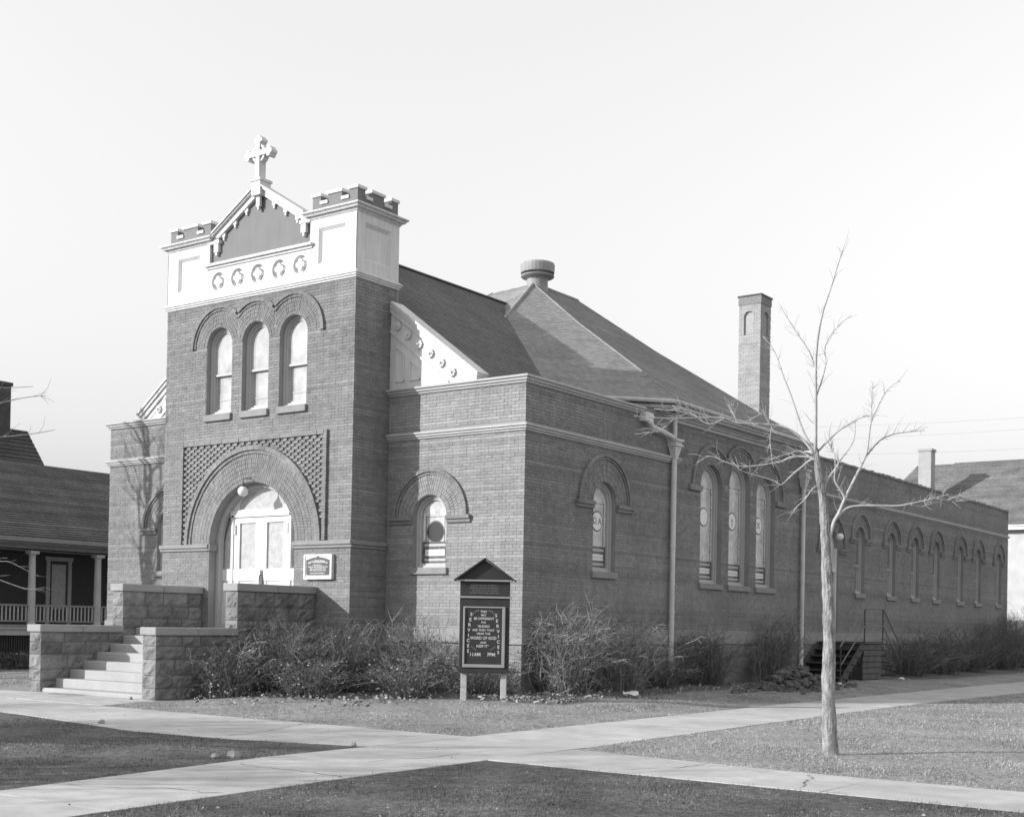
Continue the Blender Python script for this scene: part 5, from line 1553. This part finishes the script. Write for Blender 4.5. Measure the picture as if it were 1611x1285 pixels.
def paper(x, y, w, h, rz, label, z=0.05):
    m = MB(); n = 5
    c, s = math.cos(rz), math.sin(rz); z0 = gh(x, y) + z
    vs = []; rr_ = random.Random(int(x * 100))
    for th in (0, 0.004):
        for j in range(n + 1):
            for i in range(n + 1):
                a, b = (i / n - .5) * w, (j / n - .5) * h
                vs.append((x + a * c - b * s, y + a * s + b * c, z0 + th + 0.35 * h * abs(math.sin(a * 9 + b * 7)) * 0.6 + 0.28 * b + rr_.uniform(-.006, .006) * (th == 0)))
    N = (n + 1) ** 2
    fs = [(k * N + j * (n + 1) + i, k * N + j * (n + 1) + i + 1, k * N + (j + 1) * (n + 1) + i + 1, k * N + (j + 1) * (n + 1) + i) for k in (0, 1) for j in range(n) for i in range(n)]
    m.add(vs, fs)
    o = m.build('paper_scrap', M['paper'], None); tag(o, label, 'paper', 'scraps of paper along the wall')
paper(1.75, 1.75, 0.34, 0.22, 0.6, 'largest crumpled white paper scrap below the single side window', 0.07)
paper(0.75, -1.25, 0.16, 0.11, 0.2, 'small white paper scrap just right of the notice board')
paper(1.15, -0.55, 0.12, 0.10, 1.2, 'small paper scrap at the church corner under the big shrub')
paper(0.05, -1.55, 0.11, 0.10, 0.4, 'tiny paper scrap on the ground between the notice board posts')
paper(2.3, 12.3, 0.2, 0.15, 0.4, 'white paper scrap beside the dirt heap')
paper(1.9, 18.6, 0.2, 0.14, 0.9, 'white paper scrap at the foot of the side steps')
def rock(x, y, r, label, sz=0.7):
    R2 = random.Random(int(x * 1000)); m = MB(); clod(m, (x, y, gh(x, y) + 0.03), r, R2, n=9)
    o = m.build('rock', M['cap'], None); tag(o, label, 'rock', 'stones lying on the lawn')
rock(4.42, -12.2, 0.10, 'pale stone on the left lawn beside the walk')
rock(4.33, -12.42, 0.055, 'smaller stone just left of the pale stone by the walk')
rock(4.42, -10.05, 0.045, 'small stone at the tip of the left lawn where the walks meet')
rock(-0.9, -10.2, 0.06, 'small dark stone at the upper edge of the left lawn')
rock(-5.55, -6.05, 0.05, 'small stone at the foot of the right stair wall')

# ------------------------------------------------------------------ dry winter grass
def in_walk(x, y, mrg=0.0):
    if left_edge(y) + mrg < x < right_edge(y) - mrg: return True
    if low_edge(x) + mrg < y < high_edge(x) - mrg: return True
    if -10.5 < x < -4.6 and -7.7 < y < -5.7: return True
    return False
def grass(which):
    n = 620000
    cxy = np.array([16.61, -23.2])
    th = rng.uniform(math.radians(-59.5), math.radians(-12.0), n)
    d = 9.2 + 30 * rng.random(n) ** 1.9
    x = cxy[0] + d * np.sin(th); y = cxy[1] + d * np.cos(th)
    le = np.interp(y, [-40, -16, -12, -8, 5, 26, 80], [6.6, 5.2, 4.65, 4.55, 4.1, 3.95, 3.95]); re = np.interp(y, [-40, -16, -12, -8, 0, 6, 20, 80], [9.0, 7.05, 6.8, 6.75, 6.45, 6.2, 6.35, 6.4])
    lo = np.interp(x, [-60, -4, 0.5, 2.7, 4.6, 6.8, 60], [-9.9, -9.9, -10.7, -10.5, -9.9, -10.15, -10.5]); hi = np.interp(x, [-60, 4.6, 6.75, 9.8, 60], [-7.65, -7.65, -8.15, -8.55, -8.5])
    wob = 0.045 * np.sin(x * 5.1 + y * 3) + 0.05 * np.sin(x * 13 - y * 11) + rng.normal(0, 0.05, n) - 0.03
    bad = ((x > le + 0.04 + wob) & (x < re - 0.04 - wob)) | ((y > lo + 0.04 + wob) & (y < hi - 0.04 - wob)) | ((x > -10.6) & (x < -4.5) & (y > -7.7) & (y < -5.6))
    bad |= (y > -0.1) & (x < 0.1) & (x > -14.6)
    bad |= (x < 0.1) & (x > -10.8) & (y > -5.9) & (y > -5.0 + (x + 5) * 0.55)
    bad |= (x > 0) & (x < 1.5) & (y > -1.3)
    # thin, patchy turf
    patch = np.sin(x * 1.7 + 1.3 * np.sin(y * 1.1)) * np.sin(y * 1.9 + 1.1 * np.sin(x * 0.8)) + 0.5 * np.sin(x * 4.3 + y * 3.1) + 0.5 * np.sin(x * 9.7 - y * 7.3) * np.sin(y * 8.9 + x * 3.1)
    bad |= rng.random(n) > np.clip(0.72 + 0.45 * patch, 0.10, 1)
    verge = y < lo + 0.2
    ok = ~bad & (verge == (which == 1)); x, y, d, patch = x[ok], y[ok], d[ok], patch[ok]; n = len(x)
    z = np.array([gh(a, b) for a, b in zip(x, y)])
    an = rng.uniform(0, 2 * np.pi, n); L = rng.uniform(0.012, 0.036, n) * (1 + 0.3 * patch) * np.where(rng.random(n) < 0.06, 1.8, 1.0); tilt = rng.uniform(0.5, 1.45, n); w = rng.uniform(0.0022, 0.0042, n) * (d / 14)
    ux, uy = np.cos(an), np.sin(an)
    p0 = np.stack([x, y, z - 0.004], 1)
    sx = np.stack([-uy * w, ux * w, 0 * w], 1)
    tip = p0 + np.stack([ux * np.sin(tilt) * L, uy * np.sin(tilt) * L, np.cos(tilt) * L + 0.004], 1)
    v = np.stack([p0 - sx, p0 + sx, tip], 1).reshape(-1, 3)
    me = bpy.data.meshes.new('grass')
    me.vertices.add(3 * n); me.vertices.foreach_set('co', v.astype(np.float32).ravel())
    me.loops.add(3 * n); me.loops.foreach_set('vertex_index', np.arange(3 * n, dtype=np.int32))
    me.polygons.add(n); me.polygons.foreach_set('loop_start', np.arange(0, 3 * n, 3, dtype=np.int32))
    me.update(calc_edges=True)
    a = me.attributes.new('tone', 'FLOAT', 'FACE'); a.data.foreach_set('value', np.clip(rng.normal(0.5, 0.28, n), 0, 1).astype(np.float32))
    me.materials.append(M['verge_grass' if which else 'grass'])
    o = link('grass', me); o['kind'] = 'stuff'; o['category'] = 'grass'
    o['label'] = 'darker turf grass on the street side of the front walk' if which else 'pale dry grass on the lawns beside the church'
grass(0); grass(1)

# ------------------------------------------------------------------ house on the left, its porch facing the church
hl = thing('porch_house', (-24.5, 4.0, -0.2), 'dark house with a columned porch and shingled roof left of the church', 'house')
HX, PX = -23.2, -21.0
HY0, HY1 = -6.0, 12.0
FH = Fr((HX, 0, 0), (0, 1, 0), (1, 0, 0)); FP = Fr((PX, 0, 0), (0, 1, 0), (1, 0, 0))
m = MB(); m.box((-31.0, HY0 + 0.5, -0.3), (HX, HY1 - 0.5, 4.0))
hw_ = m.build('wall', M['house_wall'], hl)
m = MB(); z = 1.25
while z < 3.6:
    FH.box(m, HY0 + 0.5, HY1 - 0.5, 0.0, 0.018, z, z + 0.11); z += 0.125
m.build('siding', M['house_wall'], hw_)
m = MB(); m.box((HX, HY0, 1.08), (PX + 0.25, HY1, 1.2)); m.build('porch_floor', M['house_trim'], hl)
m = MB(); m.box((PX + 0.16, HY0, 0.86), (PX + 0.22, HY1, 1.06)); m.box((PX + 0.1, HY0, 1.06), (PX + 0.28, HY1, 1.1)); m.build('skirt_board', M['column'], hl)
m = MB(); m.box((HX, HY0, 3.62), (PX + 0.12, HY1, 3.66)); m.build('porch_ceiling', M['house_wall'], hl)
m = MB(); m.box((PX - 0.12, HY0, 3.60), (PX + 0.12, HY1, 3.84)); m.box((PX + 0.12, HY0 - 0.1, 3.80), (PX + 0.42, HY1 + 0.1, 3.86)); m.box((PX + 0.38, HY0 - 0.1, 3.86), (PX + 0.50, HY1 + 0.1, 4.02)); m.build('porch_beam', M['house_trim'], hl, bevel=0.02)
cols_y = [1.9 + 2.53 * i for i in range(-3, 4)]
for y in cols_y:
    m = MB()
    m.lathe((PX, y, 1.2), [(0.15, 0), (0.15, 0.05), (0.13, 0.08), (0.125, 0.12), (0.125, 0.8), (0.105, 2.24), (0.13, 2.27), (0.13, 2.30)], 14)
    m.box((PX - 0.16, y - 0.16, 3.5), (PX + 0.16, y + 0.16, 3.6)); m.box((PX - 0.15, y - 0.15, 1.15), (PX + 0.15, y + 0.15, 1.2))
    m.build('porch_column', M['column'], hl)
for i in range(len(cols_y) - 1):
    a, b = cols_y[i] + 0.12, cols_y[i + 1] - 0.12
    m = MB(); FP.box(m, a, b, -0.04, 0.04, 1.80, 1.86); FP.box(m, a, b, -0.03, 0.03, 1.29, 1.34)
    rail = m.build('porch_railing', M['house_trim'], hl)
    n = 16
    if cols_y[i + 1] < -1 or cols_y[i] > 5: continue
    for j in range(n):
        y = a + (b - a) * (j + 0.5) / n
        k = MB(); k.box((PX - 0.018, y - 0.018, 1.34), (PX + 0.018, y + 0.018, 1.80)); k.build('baluster', M['column'], rail)
m = MB()
for s in (3.90, 4.77): FH.box(m, s, s + 0.14, 0.018, 0.07, 1.2, 3.5)
FH.box(m, 3.85, 4.96, 0.018, 0.08, 3.42, 3.56)
hd = m.build('house_door', M['column'], hl)
m = MB(); FH.box(m, 4.05, 4.76, 0.0, 0.03, 1.2, 3.4); m.build('door_leaf', M['house_wall'], hd)
m = MB(); FH.box(m, 4.13, 4.69, 0.03, 0.034, 1.75, 3.3); m.build('door_pane', M['glass_door'], hd)
m = MB()
y = HY0
while y < 8:
    m.box((PX + 0.10, y, -0.2), (PX + 0.12, y + 0.035, 0.86)); y += 0.085
m.build('lattice', M['house_wall'], hl)
m = MB()
course_roof(m, [(PX + 0.5, HY0 - 0.2, 4.03), (PX + 0.5, HY1 + 0.2, 4.03), (-25.6, HY1 + 0.2, 7.02), (-25.6, HY0 - 0.2, 7.02)], (-1, 0, 0.65), step=0.17, lift=0.03)
course_roof(m, [(-31.5, HY0 - 0.2, 4.03), (-31.5, HY1 + 0.2, 4.03), (-25.6, HY1 + 0.2, 7.02), (-25.6, HY0 - 0.2, 7.02)], (1, 0, 0.5), step=0.4)
rf = m.build('roof', M['porch_roof'], hl)
# the taller part of the house behind, a hipped roof
m = MB()
course_roof(m, [(-26.5, -7, 6.3), (-26.5, 6.5, 6.3), (-27.6, 5.95, 8.50), (-27.6, -7, 8.50)], (-1, 0, 1), step=0.17, lift=0.03)
course_roof(m, [(-26.5, 6.5, 6.3), (-30.0, 6.5, 6.3), (-27.6, 5.95, 8.50)], (0, -1, 1), step=0.17, lift=0.03)
course_roof(m, [(-30.0, -7, 6.3), (-30.0, 6.5, 6.3), (-27.6, 5.95, 8.50), (-27.6, -7, 8.50)], (1, 0, 1), step=0.3)
m.build('upper_roof', M['house_roof'], hl)
m = MB(); m.box((-28.0, 4.2, 7.8), (-27.3, 5.04, 10.05)); m.box((-28.05, 4.15, 10.05), (-27.25, 5.09, 10.18)); m.build('house_chimney', M['sooty'], hl)
R = random.Random(9)
for i, (y, hh, lab) in enumerate(((-0.9, 0.75, 'low dark shrub below the porch railing nearest the frame edge'), (1.0, 0.7, 'low dark shrub below the left porch column'), (2.9, 0.7, 'low dark shrub below the porch door'))):
    shrub(PX + 0.75, y, hh, 1.2, 110, lab, 0.05, 0.8, rad=0.010, seed=30 + i, group='low shrubs before the porch', leaves=300)

# ------------------------------------------------------------------ white house behind on the right
hr = thing('white_house', (-2, 52, -0.2), 'pale rendered house with a shingled roof and chimney beyond the far church corner', 'house')
m = MB(); m.box((-8.3, 48.0, -0.3), (9.0, 58.0, 7.0)); hwall = m.build('wall', M['house_white'], hr)
m = MB(); m.box((-8.6, 47.55, 6.98), (9.4, 47.9, 7.2)); m.box((-8.6, 47.5, 7.16), (9.4, 47.62, 7.30)); m.build('eaves_board', M['white'], hr)
m = MB()
course_roof(m, [(-9.0, 47.45, 7.28), (9.6, 47.45, 7.28), (9.0, 53.0, 11.35), (-7.2, 53.0, 11.35)], (0, 1, 0.7), step=0.2, lift=0.03)
course_roof(m, [(-9.0, 47.45, 7.28), (-9.0, 58.5, 7.28), (-7.2, 53.0, 11.35)], (1, 0, 2), step=0.2)
course_roof(m, [(-9.0, 58.5, 7.28), (9.6, 58.5, 7.28), (9.0, 53.0, 11.35), (-7.2, 53.0, 11.35)], (0, -1, 0.7), step=0.5)
rr2 = m.build('roof', M['house_roof2'], hr)
m = MB()
course_roof(m, [(-12.6, 51.0, 7.3), (-6.5, 51.0, 7.3), (-6.5, 56.5, 11.75), (-10.6, 56.5, 11.75)], (0, 1, 0.8), step=0.2, lift=0.03)
course_roof(m, [(-12.6, 51.0, 7.3), (-12.6, 62, 7.3), (-10.6, 56.5, 11.75)], (1, 0, 2), step=0.3)
m.box((-12.2, 51.4, -0.3), (-8.4, 60, 7.25))
m.build('rear_wing', M['house_roof2'], hr)
m = MB(); m.box((-7.85, 48.6, 7.9), (-7.15, 49.3, 11.55)); hc = m.build('house_chimney', M['chimney'], hr)
m = MB(); m.box((-7.9, 48.55, 11.55), (-7.1, 49.35, 11.68)); m.build('chimney_cap', M['chimney'], hc)

# ------------------------------------------------------------------ overhead wires
def wire(p, q, sag, label, rad=0.012):
    p, q = Vector(p), Vector(q); pts = []
    for i in range(17):
        t = i / 16; v = p.lerp(q, t); v.z -= sag * 4 * t * (1 - t); pts.append(v)
    m = MB(); m.tube(pts, rad, 4); o = m.build('overhead_wire', M['wire'], None); tag(o, label, 'wire', 'overhead wires')
wire((-60, 60, 15.2), (-16, 42, 11.2), 0.6, 'upper thin overhead wire in the gap left of the tower')
wire((-60, 60, 14.4), (-16, 42, 10.6), 0.6, 'lower thin overhead wire in the gap left of the tower')

wire((-13.0, 46.2, 12.98), (8.2, 60.0, 14.95), 0.25, 'highest faint overhead wire in the sky right of the chimney', 0.009)
wire((-13.0, 46.2, 12.25), (8.2, 60.0, 14.40), 0.25, 'middle faint overhead wire in the sky right of the chimney', 0.009)
wire((-13.0, 46.2, 11.4), (8.2, 60.0, 13.0), 0.25, 'lowest faint overhead wire in the sky right of the chimney', 0.009)

# ------------------------------------------------------------------ bits of litter on the lawns
m = MB()
R = random.Random(21)
for i in range(2600):
    th = R.uniform(math.radians(-58), math.radians(-13)); d = 9.5 + 24 * R.random() ** 1.4
    x, y = 16.61 + d * math.sin(th), -23.2 + d * math.cos(th)
    if x < 0.1 and y > -1.3: continue
    if in_walk(x, y) and R.random() > 0.06: continue
    if x < -4.4 and y > -6: continue
    z = (-0.193 if in_walk(x, y) else gh(x, y) + R.uniform(0.008, 0.04))
    v = Vector((R.gauss(0, 1), R.gauss(0, 1), R.gauss(0, .4))).normalized() * R.uniform(0.006, 0.013) * (d / 14) ** 0.5 * (1.7 if R.random() < 0.08 else 1); e = v.orthogonal().normalized() * v.length * 0.6
    p = Vector((x, y, z)); m.add([tuple(p - v), tuple(p + e + Vector((0, 0, .006))), tuple(p + v), tuple(p - e + Vector((0, 0, .004)))], [(0, 1, 2, 3)], R.random())
o = m.build('lawn_litter', M['litter'], None); o['kind'] = 'stuff'; o['label'] = 'small leaf bits and pebbles strewn over the lawns'; o['category'] = 'leaf litter'

m = MB()
R = random.Random(31)
def crack(p, q, w=0.010, n=16):
    p, q = Vector((*p, TOPZ + 0.0065)), Vector((*q, TOPZ + 0.0065)); d = (q - p).normalized(); sd = Vector((-d.y, d.x, 0)); off = 0; pts = []
    for i in range(n + 1):
        off += R.gauss(0, 0.035); pts.append(p.lerp(q, i / n) + sd * off)
    vs = []; fs = []
    for i, c in enumerate(pts):
        ww = w * R.uniform(0.3, 1.0); vs += [tuple(c - sd * ww), tuple(c + sd * ww)]
    m.add(vs, [(2 * i, 2 * i + 1, 2 * i + 3, 2 * i + 2) for i in range(n)])
for p, q in (((5.3, -15.2), (6.9, -14.6)), ((2.1, -10.2), (1.2, -7.8)), ((4.9, -9.6), (6.6, -8.3)), ((8.6, -9.9), (9.3, -8.5)), ((4.7, -4.2), (6.5, -3.3)), ((10.9, -10.0), (10.5, -8.7)), ((-3.6, -9.7), (-2.4, -7.7)), ((4.6, 2.1), (6.2, 3.4)), ((5.0, -12.6), (6.7, -13.1)), ((5.9, -11.4), (6.2, -9.2))):
    crack(p, q)
o = m.build('pavement_cracks', M['soil'], None); o['kind'] = 'stuff'; o['label'] = 'thin dark cracks across the concrete walks'; o['category'] = 'cracks'
